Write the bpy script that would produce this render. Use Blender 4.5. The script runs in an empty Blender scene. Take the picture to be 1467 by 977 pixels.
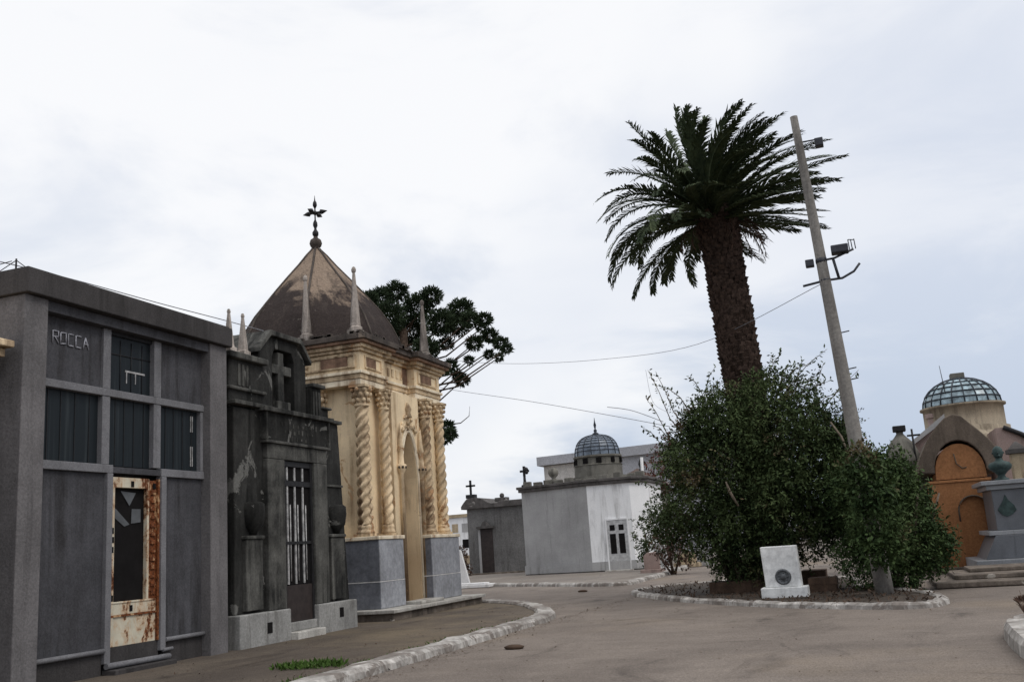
import bpy, math, random
from mathutils import Vector, Matrix
random.seed(7)
R_ = math.radians
scn = bpy.context.scene
col = scn.collection

# ------------------------------------------------------------------ camera
F, CX, CY, H, SL = 1400.0, 733.5, 488.5, 1.3, 0.068
dY = Vector((1250-CX, -(750-CY), -F)).normalized()
up = Vector((1, SL, 0)).cross(dY).normalized()
if up.y < 0: up = -up
rt = dY.cross(up)
RM = Matrix((rt, dY, up))                       # camera axes -> world axes
cam = bpy.data.cameras.new('camera'); cam.sensor_width = 36; cam.sensor_fit = 'HORIZONTAL'
cam.lens = 36*F/1467; cam.clip_end = 2000
co = bpy.data.objects.new('camera', cam); col.objects.link(co)
co.matrix_world = Matrix.Translation((0, 0, H)) @ RM.to_4x4()
scn.camera = co

def ray(px, py): return RM @ Vector((px-CX, -(py-CY), -F))
def at(px, py, Y):
    d = ray(px, py); return Vector((0, 0, H)) + d*(Y/d.y)
def atx(px, py, X):
    d = ray(px, py); return Vector((0, 0, H)) + d*(X/d.x)
def gr(px, py, z=0.0):
    d = ray(px, py); return Vector((0, 0, H)) + d*((z-H)/d.z)

# ------------------------------------------------------------------ materials
def new_mat(name):
    m = bpy.data.materials.new(name); m.use_nodes = True
    nt = m.node_tree; b = nt.nodes['Principled BSDF']
    return m, nt, b
def rgb(c): return (c[0], c[1], c[2], 1)
def mix(nt, fac, a, b, mode='MIX'):
    n = nt.nodes.new('ShaderNodeMix'); n.data_type = 'RGBA'; n.blend_type = mode
    for i, v in ((0, fac), (6, a), (7, b)):
        if isinstance(v, (int, float)): n.inputs[i].default_value = v
        elif isinstance(v, tuple): n.inputs[i].default_value = rgb(v)
        else: nt.links.new(v, n.inputs[i])
    return n.outputs[2]
def noise(nt, vec, scale, detail=6, rough=.6, stretch=None, dist=0):
    if stretch:
        mp = nt.nodes.new('ShaderNodeMapping'); mp.inputs['Scale'].default_value = stretch
        nt.links.new(vec, mp.inputs[0]); vec = mp.outputs[0]
    n = nt.nodes.new('ShaderNodeTexNoise'); n.inputs['Scale'].default_value = scale
    n.inputs['Detail'].default_value = detail; n.inputs['Roughness'].default_value = rough
    n.inputs['Distortion'].default_value = dist
    nt.links.new(vec, n.inputs['Vector']); return n.outputs[0]
def ramp(nt, v, lo, hi):
    n = nt.nodes.new('ShaderNodeMapRange'); n.interpolation_type = 'SMOOTHSTEP'
    n.inputs[1].default_value = lo; n.inputs[2].default_value = hi
    nt.links.new(v, n.inputs[0]); return n.outputs[0]
def mul(nt, a, b, op='MULTIPLY'):
    n = nt.nodes.new('ShaderNodeMath'); n.operation = op
    for i, v in ((0, a), (1, b)):
        if isinstance(v, (int, float)): n.inputs[i].default_value = v
        else: nt.links.new(v, n.inputs[i])
    return n.outputs[0]
def bump(nt, b, h, strength, dist=.02):
    n = nt.nodes.new('ShaderNodeBump'); n.inputs['Strength'].default_value = strength
    n.inputs['Distance'].default_value = dist
    nt.links.new(h, n.inputs['Height']); nt.links.new(n.outputs[0], b.inputs['Normal'])
def coords(nt, kind='Object'):
    return nt.nodes.new('ShaderNodeTexCoord').outputs[kind]

def stone(name, base, stain, amount=.5, scale=1.2, var=.3, bmp=.35, rough=.9, patch=None, patch_amt=.0,
          zgrime=None, grain=45, spec=.2, ga=.6):
    """weathered plaster or stone: blotches, vertical run-off stains, peeled patches, damp foot or dirty top"""
    m, nt, b = new_mat(name); v = coords(nt)
    dark = tuple(c*(1-var) for c in base); light = tuple(min(1, c*(1+var*.6)) for c in base)
    c = mix(nt, ramp(nt, noise(nt, v, scale, 8, .65), .3, .7), dark, light)
    st = ramp(nt, noise(nt, v, 2.2, 7, .65, (1.6, 1.6, .16), .6), .62-.28*amount, .78-.18*amount)
    bl = ramp(nt, noise(nt, v, .9, 8, .7), .30, .62)
    c = mix(nt, mul(nt, mul(nt, st, bl), min(1, amount*1.3)), c, stain)
    if zgrime:
        s = nt.nodes.new('ShaderNodeSeparateXYZ'); nt.links.new(v, s.inputs[0])
        z0, z1, amt = zgrime
        mr = nt.nodes.new('ShaderNodeMapRange'); mr.inputs[1].default_value = z0; mr.inputs[2].default_value = z1
        nt.links.new(mul(nt, s.outputs[2], mul(nt, noise(nt, v, 2.5, 6, .7, (1, 1, .35)), 1.1*abs(z1-z0)), 'ADD') if True else s.outputs[2], mr.inputs[0])
        c = mix(nt, mul(nt, mr.outputs[0], amt), c, stain)
    if patch:
        pt = ramp(nt, noise(nt, v, 1.5, 9, .68, None, .8), .66-.16*patch_amt, .69-.16*patch_amt)
        c = mix(nt, pt, c, patch)
    gn = noise(nt, v, grain, 4, .7)
    c = mix(nt, ga, c, mix(nt, ramp(nt, gn, .28, .72), (.5, .5, .5), (1.12, 1.12, 1.12)), 'MULTIPLY')
    nt.links.new(c, b.inputs['Base Color'])
    b.inputs['Roughness'].default_value = rough; b.inputs['Specular IOR Level'].default_value = spec
    hh = mul(nt, noise(nt, v, grain*.8, 6, .75), mul(nt, noise(nt, v, 5, 5), .8), 'ADD')
    bump(nt, b, hh, bmp, .012)
    return m
def plain(name, c, rough=.6, metal=0, var=.25, scale=8, spec=.3, bmp=0):
    m, nt, b = new_mat(name); v = coords(nt)
    o = mix(nt, ramp(nt, noise(nt, v, scale, 6, .65), .3, .7), tuple(x*(1-var) for x in c), tuple(min(1, x*(1+var)) for x in c))
    nt.links.new(o, b.inputs['Base Color']); b.inputs['Roughness'].default_value = rough
    b.inputs['Metallic'].default_value = metal; b.inputs['Specular IOR Level'].default_value = spec
    if bmp: bump(nt, b, noise(nt, v, scale*4, 6, .7), bmp, .02)
    return m
def rusty(name, paint, rust, amt):
    m, nt, b = new_mat(name); v = coords(nt)
    n = mul(nt, noise(nt, v, 3.2, 9, .7, (1.2, 1.2, .5), .7), mul(nt, noise(nt, v, 17, 6, .7), .35), 'ADD')
    r = ramp(nt, n, .86-.3*amt, .93-.3*amt)
    halo = ramp(nt, n, .74-.3*amt, .92-.3*amt)
    c = mix(nt, mul(nt, halo, .6), mix(nt, ramp(nt, noise(nt, v, 6, 6), .3, .7), tuple(x*.78 for x in paint), paint), (.45, .22, .08))
    c = mix(nt, r, c, mix(nt, ramp(nt, noise(nt, v, 30, 5), .35, .65), tuple(x*.35 for x in rust), rust))
    nt.links.new(c, b.inputs['Base Color']); b.inputs['Roughness'].default_value = .7
    b.inputs['Specular IOR Level'].default_value = .25
    bump(nt, b, n, .4, .01); return m
def leafmat(name, dark, light, third=None, amt=.5, fine=14, trans=True):
    m, nt, b = new_mat(name); v = coords(nt)
    f = mul(nt, mul(nt, noise(nt, v, 1.3, 4, .6), .55), mul(nt, noise(nt, v, fine, 3, .6), .45), 'ADD')
    c = mix(nt, ramp(nt, f, .33, .67), dark, light)
    if third:
        c = mix(nt, ramp(nt, noise(nt, v, .75, 7, .75), .66-.2*amt, .76-.2*amt), c, third)
    nt.links.new(c, b.inputs['Base Color']); b.inputs['Roughness'].default_value = .7
    b.inputs['Specular IOR Level'].default_value = .10
    return m

M = {}
M['stucco'] = stone('grey_stucco', (.080, .079, .086), (.034, .032, .033), .75, 1.0, .32, .5, .92, zgrime=(1.0, -.3, .5), grain=38)
M['stucco_light'] = stone('grey_roughcast', (.165, .155, .155), (.075, .07, .07), .45, 1.3, .25, .6, .95, grain=30)
M['stucco_dark'] = stone('dark_stucco', (.062, .057, .056), (.024, .022, .021), .6, .9, .3, .4)
M['band'] = stone('cement_band', (.19, .187, .195), (.085, .083, .083), .4, 2, .2, .3, .8)
M['side_wall'] = stone('brown_side_wall', (.062, .053, .048), (.024, .021, .02), .6, .8, .3, .35)
M['pale'] = plain('pale_metal_letters', (.34, .34, .37), .5, 0, .4, 14)
M['glass'] = None
def glassmat(name, c, rough, streak):
    m, nt, b = new_mat(name); v = coords(nt)
    s = ramp(nt, noise(nt, v, 14, 4, .6, (1, 1, .03)), .52, .74)
    o = mix(nt, mul(nt, s, streak), c, (.10, .115, .12)); nt.links.new(o, b.inputs['Base Color'])
    b.inputs['Roughness'].default_value = rough; b.inputs['Specular IOR Level'].default_value = .10
    return m
M['glass'] = glassmat('dusty_dark_glass', (.016, .020, .023), .35, .22)
M['void'] = plain('dark_interior', (.012, .011, .011), .9, 0, .2, 3, .05)
M['door_cream'] = rusty('cream_painted_steel', (.60, .55, .43), (.16, .05, .015), .48)
M['door_rust'] = rusty('rusted_cream_steel', (.55, .40, .25), (.20, .06, .018), .98)
M['shard'] = plain('pale_grey_glass', (.09, .095, .10), .5, 0, .2, 5)
M['dk'] = stone('blackened_stone', (.040, .039, .036), (.009, .009, .008), .95, 1.3, .5, .6, .95, patch=(.15, .147, .135), patch_amt=.5, grain=26)
M['dk_light'] = stone('weathered_grey_stone', (.125, .122, .11), (.016, .016, .015), 1.0, 1.5, .4, .6, .95, grain=26)
M['dk_base'] = stone('pale_grey_plinth_stone', (.30, .295, .28), (.11, .105, .095), .55, 1.4, .25, .4, grain=30)
M['iron'] = plain('black_iron', (.022, .021, .022), .55, .3, .3, 20)
M['iron_pale'] = plain('pale_painted_iron', (.36, .35, .34), .5, .1, .5, 9)
M['door_wood'] = plain('dark_brown_door', (.03, .022, .02), .6, 0, .3, 6)
M['cream'] = stone('cream_plaster', (.88, .70, .46), (.30, .19, .105), .62, 1.1, .16, .4, .9, patch=(.52, .33, .18), patch_amt=.2, grain=60, ga=.3, zgrime=(2.5, 1.6, .55))
M['cream_orn'] = stone('cream_ornament_plaster', (.82, .64, .42), (.17, .105, .06), .95, 1.6, .28, .8, .9, patch=(.40, .23, .12), patch_amt=.42, grain=50, ga=.4, zgrime=(2.6, 1.7, .7))
M['cream_pale'] = stone('pale_cream_plaster', (.86, .75, .57), (.30, .20, .12), .7, 1.2, .18, .5, .9, patch=(.42, .27, .16), patch_amt=.3, grain=50, ga=.3)
M['brick_bare'] = stone('bare_brick_patch', (.27, .165, .11), (.11, .065, .045), .6, 4, .4, .9)
M['plinth'] = stone('blue_grey_marble', (.150, .157, .178), (.07, .07, .074), .5, 1.4, .35, .15, .5, grain=12, spec=.4)
M['plinth_lit'] = stone('lit_marble', (.33, .338, .362), (.155, .15, .15), .5, 1.3, .28, .12, .5, grain=12, spec=.4)  # plinth marble made paler, light on the street-side faces put into colour
M['seam'] = plain('pale_joint', (.55, .54, .53), .8)
M['slab'] = stone('pale_stone_slab', (.50, .48, .44), (.18, .15, .12), .6, 1.6, .3, .5)
M['slab_side'] = stone('stained_base_stone', (.20, .165, .135), (.06, .05, .04), .7, 2.2, .45, .8, patch=(.42, .38, .33), patch_amt=.3)
def roofmat():
    m, nt, b = new_mat('lichened_roof'); v = coords(nt)
    s = nt.nodes.new('ShaderNodeSeparateXYZ'); nt.links.new(v, s.inputs[0])
    n1 = noise(nt, v, 1.6, 9, .68, (1, 1, .55), .5)
    h = mul(nt, s.outputs[2], mul(nt, n1, 3.4), 'ADD')
    f = ramp(nt, h, 9.0, 9.6)
    c = mix(nt, f, (.046, .036, .033), (.27, .205, .155))
    c = mix(nt, mul(nt, ramp(nt, noise(nt, v, 3.5, 8, .7, (1, 1, .3)), .52, .68), .75), c, (.075, .06, .052))
    c = mix(nt, mul(nt, ramp(nt, noise(nt, v, 9, 6, .7), .62, .72), .5), c, (.32, .29, .24))
    c = mix(nt, .75, c, mix(nt, ramp(nt, noise(nt, v, 22, 9, .8), .3, .7), (.5, .5, .5), (1.25, 1.25, 1.25)), 'MULTIPLY')
    c = mix(nt, mul(nt, ramp(nt, noise(nt, v, 7, 9, .8, (1.5, 1.5, .2)), .56, .64), .6), c, (.03, .025, .023))
    nt.links.new(c, b.inputs['Base Color']); b.inputs['Roughness'].default_value = .95
    b.inputs['Specular IOR Level'].default_value = .1
    bump(nt, b, noise(nt, v, 18, 8, .75), .6, .03); return m
M['roof'] = roofmat()
M['cornice_dark'] = stone('black_stained_cornice', (.10, .082, .07), (.03, .026, .024), .7, 2.5, .4, .6, patch=(.24, .19, .15), patch_amt=.2)
M['pin'] = stone('grey_pinnacle_stone', (.48, .42, .37), (.10, .085, .075), .85, 2.5, .35, .5)
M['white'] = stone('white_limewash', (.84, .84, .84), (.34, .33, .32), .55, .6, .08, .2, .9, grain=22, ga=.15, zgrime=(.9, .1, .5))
M['white_shade'] = stone('grey_shaded_limewash', (.38, .375, .37), (.17, .165, .16), .45, .5, .2, .2, .9, grain=22, ga=.25, zgrime=(1.2, -.4, .45))  # whitewash greyed for the shaded left wall; plain grey elsewhere
M['grey_far'] = stone('grey_render', (.17, .165, .16), (.07, .065, .06), .5, .6, .25, .3, .9, grain=16)
M['dark_trim'] = stone('dark_coping', (.12, .11, .105), (.04, .038, .035), .6, 2, .35, .4, patch=(.3, .28, .26), patch_amt=.15)
M['dome_glass'] = plain('slate_blue_dome_glass', (.13, .16, .20), .3, 0, .4, 5, .45)
M['dome_glass_pale'] = plain('pale_teal_dome_glass', (.27, .36, .40), .25, 0, .6, 3.2, .5)
M['dome_rib'] = plain('dark_steel_rib', (.03, .035, .045), .5, .3)
M['drum'] = stone('greenish_grey_drum', (.20, .19, .165), (.08, .075, .065), .6, 1.2, .3, .4)
M['drum_cream'] = stone('cream_grey_drum', (.36, .30, .22), (.11, .085, .062), .7, .9, .3, .4)
M['monument'] = stone('white_painted_monument', (.84, .84, .82), (.55, .53, .50), .25, 1.5, .04, .06, .7, grain=6)
M['bronze'] = plain('grey_bronze', (.11, .115, .12), .5, .5, .35, 30)
M['bronze_green'] = plain('verdigris_bronze', (.035, .058, .055), .6, .2, .4, 8)
M['pole'] = stone('grey_concrete_pole', (.24, .225, .205), (.085, .075, .068), .5, 1.2, .25, .25, grain=20)
M['lampbox'] = plain('dark_grey_fitting', (.04, .042, .05), .5, .2)
M['wire'] = plain('dark_cable', (.20, .20, .22), .6)
M['orange'] = stone('orange_plaster', (.36, .165, .072), (.17, .085, .045), .45, 1.0, .15, .35, .9, grain=18)
M['mound'] = stone('grey_brown_cement', (.15, .118, .092), (.055, .043, .034), .6, 1.0, .3, .5)
M['pink'] = stone('dull_pink_plaster', (.36, .27, .24), (.13, .10, .085), .5, .8, .25, .3)
M['granite'] = stone('grey_granite', (.12, .128, .142), (.05, .053, .06), .4, 2, .2, .1, .35, grain=70, spec=.5)
M['granite_pale'] = stone('pale_highlit_granite', (.27, .28, .295), (.11, .11, .115), .4, 2, .2, .1, .4, grain=70, spec=.5)  # ledge highlights put into a paler granite, shared with the base step
M['brick'] = stone('low_brick', (.12, .078, .055), (.05, .035, .026), .6, 2.5, .4, .8)
M['kerb'] = stone('whitewashed_kerb', (.52, .495, .46), (.17, .148, .13), 1.0, 3.0, .35, .8, .95, patch=(.20, .175, .155), patch_amt=.62, grain=14)
M['soil'] = stone('dark_soil', (.075, .06, .048), (.035, .028, .022), .4, 2.5, .5, 1.0)
M['bark'] = plain('brown_bark', (.085, .06, .045), .95, 0, .5, 10, .1, .8)
M['palmbark'] = plain('palm_leaf_bases', (.056, .038, .030), .95, 0, .6, 9, .08, .8)
M['twig'] = plain('pale_twigs', (.16, .13, .10), .9, 0, .3, 9, .1)
M['palmleaf'] = leafmat('palm_leaflets', (.024, .036, .020), (.080, .100, .050), (.11, .09, .05), .15, 9)
M['bushleaf'] = leafmat('shrub_leaves', (.020, .036, .015), (.088, .118, .045), (.135, .095, .058), .6, 7)
M['bushleaf2'] = leafmat('round_shrub_leaves', (.020, .039, .015), (.082, .120, .043), (.125, .085, .052), .5, 7)
M['araucaria'] = leafmat('araucaria_needles', (.014, .024, .012), (.045, .064, .032), None, .5, 6)
M['brownleaf'] = leafmat('brown_shrub_leaves', (.05, .032, .026), (.11, .065, .045), (.05, .055, .03), .5, 10)
M['redleaf'] = leafmat('reddish_leaves', (.06, .022, .018), (.15, .055, .04), (.07, .08, .04), .5, 9)
M['weed'] = leafmat('weed_leaves', (.03, .06, .012), (.08, .14, .03), (.16, .14, .06), .4, 12)
M['debris'] = plain('dry_leaf_litter', (.07, .045, .03), .9)
M['marble'] = stone('white_marble', (.74, .73, .72), (.35, .33, .31), .5, 2, .12, .2, .6)
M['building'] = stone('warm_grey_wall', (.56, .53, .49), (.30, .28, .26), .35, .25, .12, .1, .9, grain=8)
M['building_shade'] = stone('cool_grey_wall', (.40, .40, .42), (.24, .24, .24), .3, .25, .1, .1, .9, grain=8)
M['brownroof'] = stone('brown_roof_tiles', (.115, .085, .072), (.05, .04, .035), .5, 2, .3, .6)
M['ochre'] = stone('ochre_stone', (.50, .40, .27), (.16, .11, .07), .6, 2, .3, .5)

def asphalt(name, base, dark, light, tint):
    m, nt, b = new_mat(name); v = coords(nt)
    c = mix(nt, ramp(nt, noise(nt, v, .28, 7, .62, (1, .7, 1), .5), .32, .68), base, light)
    c = mix(nt, mul(nt, ramp(nt, noise(nt, v, .75, 8, .7, (1, .5, 1), 1.0), .52, .70), .75), c, dark)
    c = mix(nt, mul(nt, ramp(nt, noise(nt, v, .17, 5, .6), .50, .66), .7), c, tint)
    vo = nt.nodes.new('ShaderNodeTexVoronoi'); vo.feature = 'DISTANCE_TO_EDGE'; vo.inputs['Scale'].default_value = .38
    mp = nt.nodes.new('ShaderNodeMix'); mp.data_type = 'RGBA'; mp.inputs[0].default_value = .22
    nz = nt.nodes.new('ShaderNodeTexNoise'); nz.inputs['Scale'].default_value = 2.2; nz.inputs['Detail'].default_value = 6
    nt.links.new(v, nz.inputs['Vector']); nt.links.new(v, mp.inputs[6]); nt.links.new(nz.outputs[1], mp.inputs[7])
    nt.links.new(mp.outputs[2], vo.inputs['Vector'])
    cr = ramp(nt, vo.outputs[0], .008, .0)
    c = mix(nt, mul(nt, cr, mul(nt, ramp(nt, noise(nt, v, .3, 3), .50, .60), .4)), c, tuple(x*.45 for x in dark))
    g = noise(nt, v, 55, 4, .8)
    c = mix(nt, .85, c, mix(nt, ramp(nt, g, .28, .72), (.42, .42, .42), (1.3, 1.3, 1.3)), 'MULTIPLY')
    c = mix(nt, .8, c, mix(nt, ramp(nt, noise(nt, v, 2.2, 8, .72, (.4, .9, 1)), .30, .70), (.84, .84, .84), (1.10, 1.10, 1.10)), 'MULTIPLY')
    c = mix(nt, mul(nt, ramp(nt, noise(nt, v, 7, 9, .8), .66, .74), .45), c, tuple(x*1.5 for x in light))
    nt.links.new(c, b.inputs['Base Color']); b.inputs['Roughness'].default_value = .9
    b.inputs['Specular IOR Level'].default_value = .2
    bump(nt, b, mul(nt, g, mul(nt, noise(nt, v, 6, 8, .7), 1.5), 'ADD'), .5, .02); return m
M['road'] = asphalt('worn_asphalt', (.165, .138, .118), (.088, .073, .063), (.235, .198, .168), (.24, .192, .145))
M['walk'] = asphalt('dark_pavement', (.082, .066, .054), (.036, .029, .024), (.15, .122, .095), (.20, .158, .105))
M['ground'] = asphalt('dusty_ground', (.20, .175, .155), (.13, .115, .10), (.26, .23, .20), (.19, .16, .13))

# ------------------------------------------------------------------ mesh helpers
class MB:
    def __init__(s): s.v = []; s.f = []; s.sm = set()
    def box(s, x0, x1, y0, y1, z0, z1):
        i = len(s.v)
        s.v += [(x, y, z) for z in (z0, z1) for y in (y0, y1) for x in (x0, x1)]
        s.f += [tuple(i+k for k in q) for q in ((0, 2, 3, 1), (4, 5, 7, 6), (0, 1, 5, 4), (2, 6, 7, 3), (0, 4, 6, 2), (1, 3, 7, 5))]
        return s
    def prism(s, pts, axis, a0, a1):
        """polygon extruded along an axis; pts are (y,z) for x, (x,z) for y, (x,y) for z"""
        def P(p, a): return (a, p[0], p[1]) if axis == 'x' else (p[0], a, p[1]) if axis == 'y' else (p[0], p[1], a)
        n = len(pts); i = len(s.v)
        s.v += [P(p, a0) for p in pts]+[P(p, a1) for p in pts]
        s.f.append(tuple(range(i, i+n))); s.f.append(tuple(range(i+2*n-1, i+n-1, -1)))
        for k in range(n):
            j = (k+1) % n; s.f.append((i+k, i+n+k, i+n+j, i+j))
        return s
    def grid(s, rows, closed=True, smooth=True, cap=True):
        i = len(s.v); n = len(rows[0])
        for r in rows: s.v += [tuple(p) for p in r]
        for a in range(len(rows)-1):
            for k in range(n if closed else n-1):
                j = (k+1) % n
                if smooth: s.sm.add(len(s.f))
                s.f.append((i+a*n+k, i+a*n+j, i+(a+1)*n+j, i+(a+1)*n+k))
        if cap and closed:
            s.f.append(tuple(range(i+n-1, i-1, -1))); s.f.append(tuple(range(i+(len(rows)-1)*n, i+len(rows)*n)))
        return s
    def lathe(s, prof, c, seg=16, smooth=True, rot=0, a0=0, a1=None):
        rows = [[(c[0]+r*math.cos(rot+2*math.pi*k/seg), c[1]+r*math.sin(rot+2*math.pi*k/seg), c[2]+z) for k in range(seg)] for r, z in prof]
        return s.grid(rows, True, smooth)
    def tube(s, pts, rad, seg=6):
        pts = [Vector(p) for p in pts]; rows = []
        for i, p in enumerate(pts):
            d = (pts[min(i+1, len(pts)-1)]-pts[max(i-1, 0)]).normalized()
            a = d.cross(Vector((0, 0, 1)) if abs(d.z) < .95 else Vector((1, 0, 0))).normalized(); b = d.cross(a)
            r = rad[i] if isinstance(rad, (list, tuple)) else rad
            rows.append([p+(a*math.cos(2*math.pi*k/seg)+b*math.sin(2*math.pi*k/seg))*r for k in range(seg)])
        return s.grid(rows)
    def ball(s, c, r, seg=10, sq=1.0):
        n = seg//2+1
        return s.lathe([(max(.001, r*math.sin(math.pi*k/n)), -r*sq*math.cos(math.pi*k/n)) for k in range(n+1)], c, seg)
    def face(s, *p):
        i = len(s.v); s.v += [tuple(q) for q in p]; s.f.append(tuple(range(i, i+len(p)))); return s

ORG = {}
def thing(name, label, cat, loc, group=None):
    o = bpy.data.objects.new(name, None); o.empty_display_size = .3; col.objects.link(o); o.location = loc
    o['label'] = label; o['category'] = cat
    if group: o['group'] = group
    ORG[o] = Vector(loc); return o
def part(name, mb, mat, parent=None, label=None, bevel=0, stuff=False):
    org = ORG[parent] if parent else Vector((0, 0, 0))
    me = bpy.data.meshes.new(name)
    me.from_pydata([(p[0]-org.x, p[1]-org.y, p[2]-org.z) for p in mb.v], [], mb.f)
    if mb.sm:
        fl = [i in mb.sm for i in range(len(mb.f))]; me.polygons.foreach_set('use_smooth', fl)
    me.materials.append(mat if not isinstance(mat, str) else M[mat]); me.update(); me.validate()
    o = bpy.data.objects.new(name, me); col.objects.link(o)
    if parent: o.parent = parent; ORG[o] = org
    else: ORG[o] = org
    if label: o['label'] = label
    if stuff: o['kind'] = 'stuff'
    if bevel:
        b = o.modifiers.new('bevel', 'BEVEL'); b.width = bevel; b.segments = 2; b.limit_method = 'ANGLE'; b.angle_limit = R_(40)
    return o
def split(name, mb, mat, parent, bevel=0, label=None):
    """each loose piece of the mesh becomes a part of its own"""
    up_ = list(range(len(mb.v)))
    def find(i):
        while up_[i] != i: up_[i] = up_[up_[i]]; i = up_[i]
        return i
    for f in mb.f:
        for k in f[1:]: up_[find(k)] = find(f[0])
    groups = {}
    for i, f in enumerate(mb.f): groups.setdefault(find(f[0]), []).append(i)
    for fs in groups.values():
        m2 = MB(); idx = {}
        for i in fs:
            for k in mb.f[i]:
                if k not in idx: idx[k] = len(m2.v); m2.v.append(mb.v[k])
            if i in mb.sm: m2.sm.add(len(m2.f))
            m2.f.append(tuple(idx[k] for k in mb.f[i]))
        part(name, m2, mat, parent, label, bevel)
def solo(name, mb, mat, label, cat, loc, group=None, bevel=0):
    """a thing that is one mesh, with its origin at its base"""
    loc = Vector(loc); mb.v = [(p[0]-loc.x, p[1]-loc.y, p[2]-loc.z) for p in mb.v]
    o = part(name, mb, mat, None, None, bevel); o.location = loc
    o['label'] = label; o['category'] = cat
    if group: o['group'] = group
    return o
def struct(name, mb, mat, bevel=0):
    o = part(name, mb, mat, None, None, bevel); o['kind'] = 'structure'; return o
rnd = random.uniform
def rvec():
    while True:
        v = Vector((rnd(-1, 1), rnd(-1, 1), rnd(-1, 1)))
        if .05 < v.length < 1: return v.normalized()
def leaf(mb, p, d, n, L, W):
    """one folded leaf as two triangles-ish quads"""
    s = d.cross(n)
    if s.length < .01: s = d.orthogonal()
    s.normalize(); m = p+d*L*.5
    mb.face(p, m+s*W*.5, p+d*L, m-s*W*.5)
def spray(mb, p, d, length, k, L, W):
    for i in range(k):
        q = p+d*(length*i/k)+rvec()*.02
        dd = (d*.55+rvec()*.8); dd.z -= .12; dd.normalize()
        n = (Vector((0, 0, 1))+rvec()*.8).normalized()
        leaf(mb, q, dd, n, L*rnd(.7, 1.25), W*rnd(.7, 1.2))
def blob(mb, c, r, n, L=.10, W=.055, lump=.25, inner=.45, sats=0):
    c = Vector(c)
    ph = [(rvec(), rnd(2.0, 4.5), rnd(0, 6.28)) for _ in range(5)]
    if sats:
        for _ in range(sats):
            u = rvec(); q = rnd(.22, .38); blob(mb, c+Vector((u.x*r[0], u.y*r[1], u.z*r[2]))*rnd(.85, 1.12), tuple(x*q for x in r), int(n*.05), L*rnd(.7, 1.35), W*rnd(.8, 1.2), .45, .1, 0)
    for _ in range(n):
        u = rvec(); k = sum(math.sin(a.dot(u)*w*1.6+f) for a, w, f in ph)/5
        rr = (1+lump*k)*(inner+(1-inner)*rnd(0, 1)**.45)
        p = c+Vector((u.x*r[0], u.y*r[1], u.z*r[2]))*rr
        d = (u*.8+rvec()*.9+Vector((0, 0, -.05))).normalized()
        spray(mb, p, d, rnd(.10, .26), random.randint(4, 7), L, W)

# ------------------------------------------------------------------ the setting
g_ = MB(); g_.face((-600, -200, -.02), (600, -200, -.02), (600, 900, -.02), (-600, 900, -.02)); struct('ground', g_, 'ground')
g_ = MB(); g_.face((-45, -12, -.012), (40, -12, -.012), (40, 62, -.012), (-45, 62, -.012)); struct('road', g_, 'road')

def smooth_path(pts, n=8, closed=False):
    P = [Vector(p) for p in pts]; out = []; m = len(P)
    rng = range(m if closed else m-1)
    for i in rng:
        if closed: a, b, c, d = P[(i-1) % m], P[i], P[(i+1) % m], P[(i+2) % m]
        else: a, b, c, d = P[max(i-1, 0)], P[i], P[i+1], P[min(i+2, m-1)]
        for k in range(n):
            t = k/n
            out.append(.5*((2*b)+(c-a)*t+(2*a-5*b+4*c-d)*t*t+(3*b-a-3*c+d)*t**3))
    if not closed: out.append(P[-1])
    return out
def kerb(name, path, w=.3, h=.14, closed=False, jag=.011, base=0):
    """worn kerb following a path, cut into stones of uneven height"""
    rows = []; n = len(path)
    for i, p in enumerate(path):
        if closed: d = path[(i+1) % n]-path[i-1]
        else: d = path[min(i+1, n-1)]-path[max(i-1, 0)]
        d.z = 0; d.normalize(); s = Vector((-d.y, d.x, 0))
        hh = h+rnd(-jag, jag); o1 = rnd(-jag, jag); o2 = rnd(-jag, jag)
        prof = [(-w/2+o1-.02, -.03), (-w/2+o1, hh*.6), (-w/2+.05+o1, hh), (w/2-.04+o2, hh+rnd(-.008, .008)), (w/2+o2, hh*.6), (w/2+o2+.01, -.03)]
        rows.append([p+s*a+Vector((0, 0, b+base)) for a, b in prof])
    if closed: rows.append(rows[0])
    mb = MB(); mb.grid(rows, False, False)
    return struct(name, mb, 'kerb')
def densify(path, step=.22):
    out = [path[0]]
    for a, b in zip(path, path[1:]):
        k = max(1, int((b-a).length/step))
        for i in range(1, k+1): out.append(a.lerp(b, i/k))
    return out
# left pavement with its rounded end
edge = [(-5.62, -6, 0), (-5.60, 3, 0), (-5.60, 8, 0), (-5.62, 12, 0), (-5.65, 16.0, 0), (-5.68, 17.2, 0), (-5.9, 18.3, 0), (-6.6, 19.9, 0), (-7.3, 21.2, 0), (-8.4, 22.6, 0), (-9.6, 23.4, 0), (-12, 23.8, 0)]
ep = smooth_path(edge, 8)
mb = MB(); mb.face(*([(p.x-.1, p.y, .05) for p in ep]+[(-30, 23.8, .05), (-30, -6, .05)])); struct('pavement', mb, 'walk')
kerb('kerb', densify([p+Vector((-.16, 0, 0)) for p in ep[:82]]), .36, .105, jag=.014)
# right kerb at the bottom corner with its planted strip
rp = [Vector(p) for p in ((1.30, -6, 0), (1.30, 8, 0), (1.30, 11.6, 0), (1.42, 12.5, 0), (1.8, 13.0, 0), (3.0, 13.3, 0), (9, 13.6, 0))]
rs = smooth_path(rp, 6)
mb = MB(); mb.face(*([(p.x+.1, p.y, .09) for p in rs]+[(9, -6, .09)])); struct('soil', mb, 'soil')
kerb('kerb', densify(rs), .28, .17)
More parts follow.
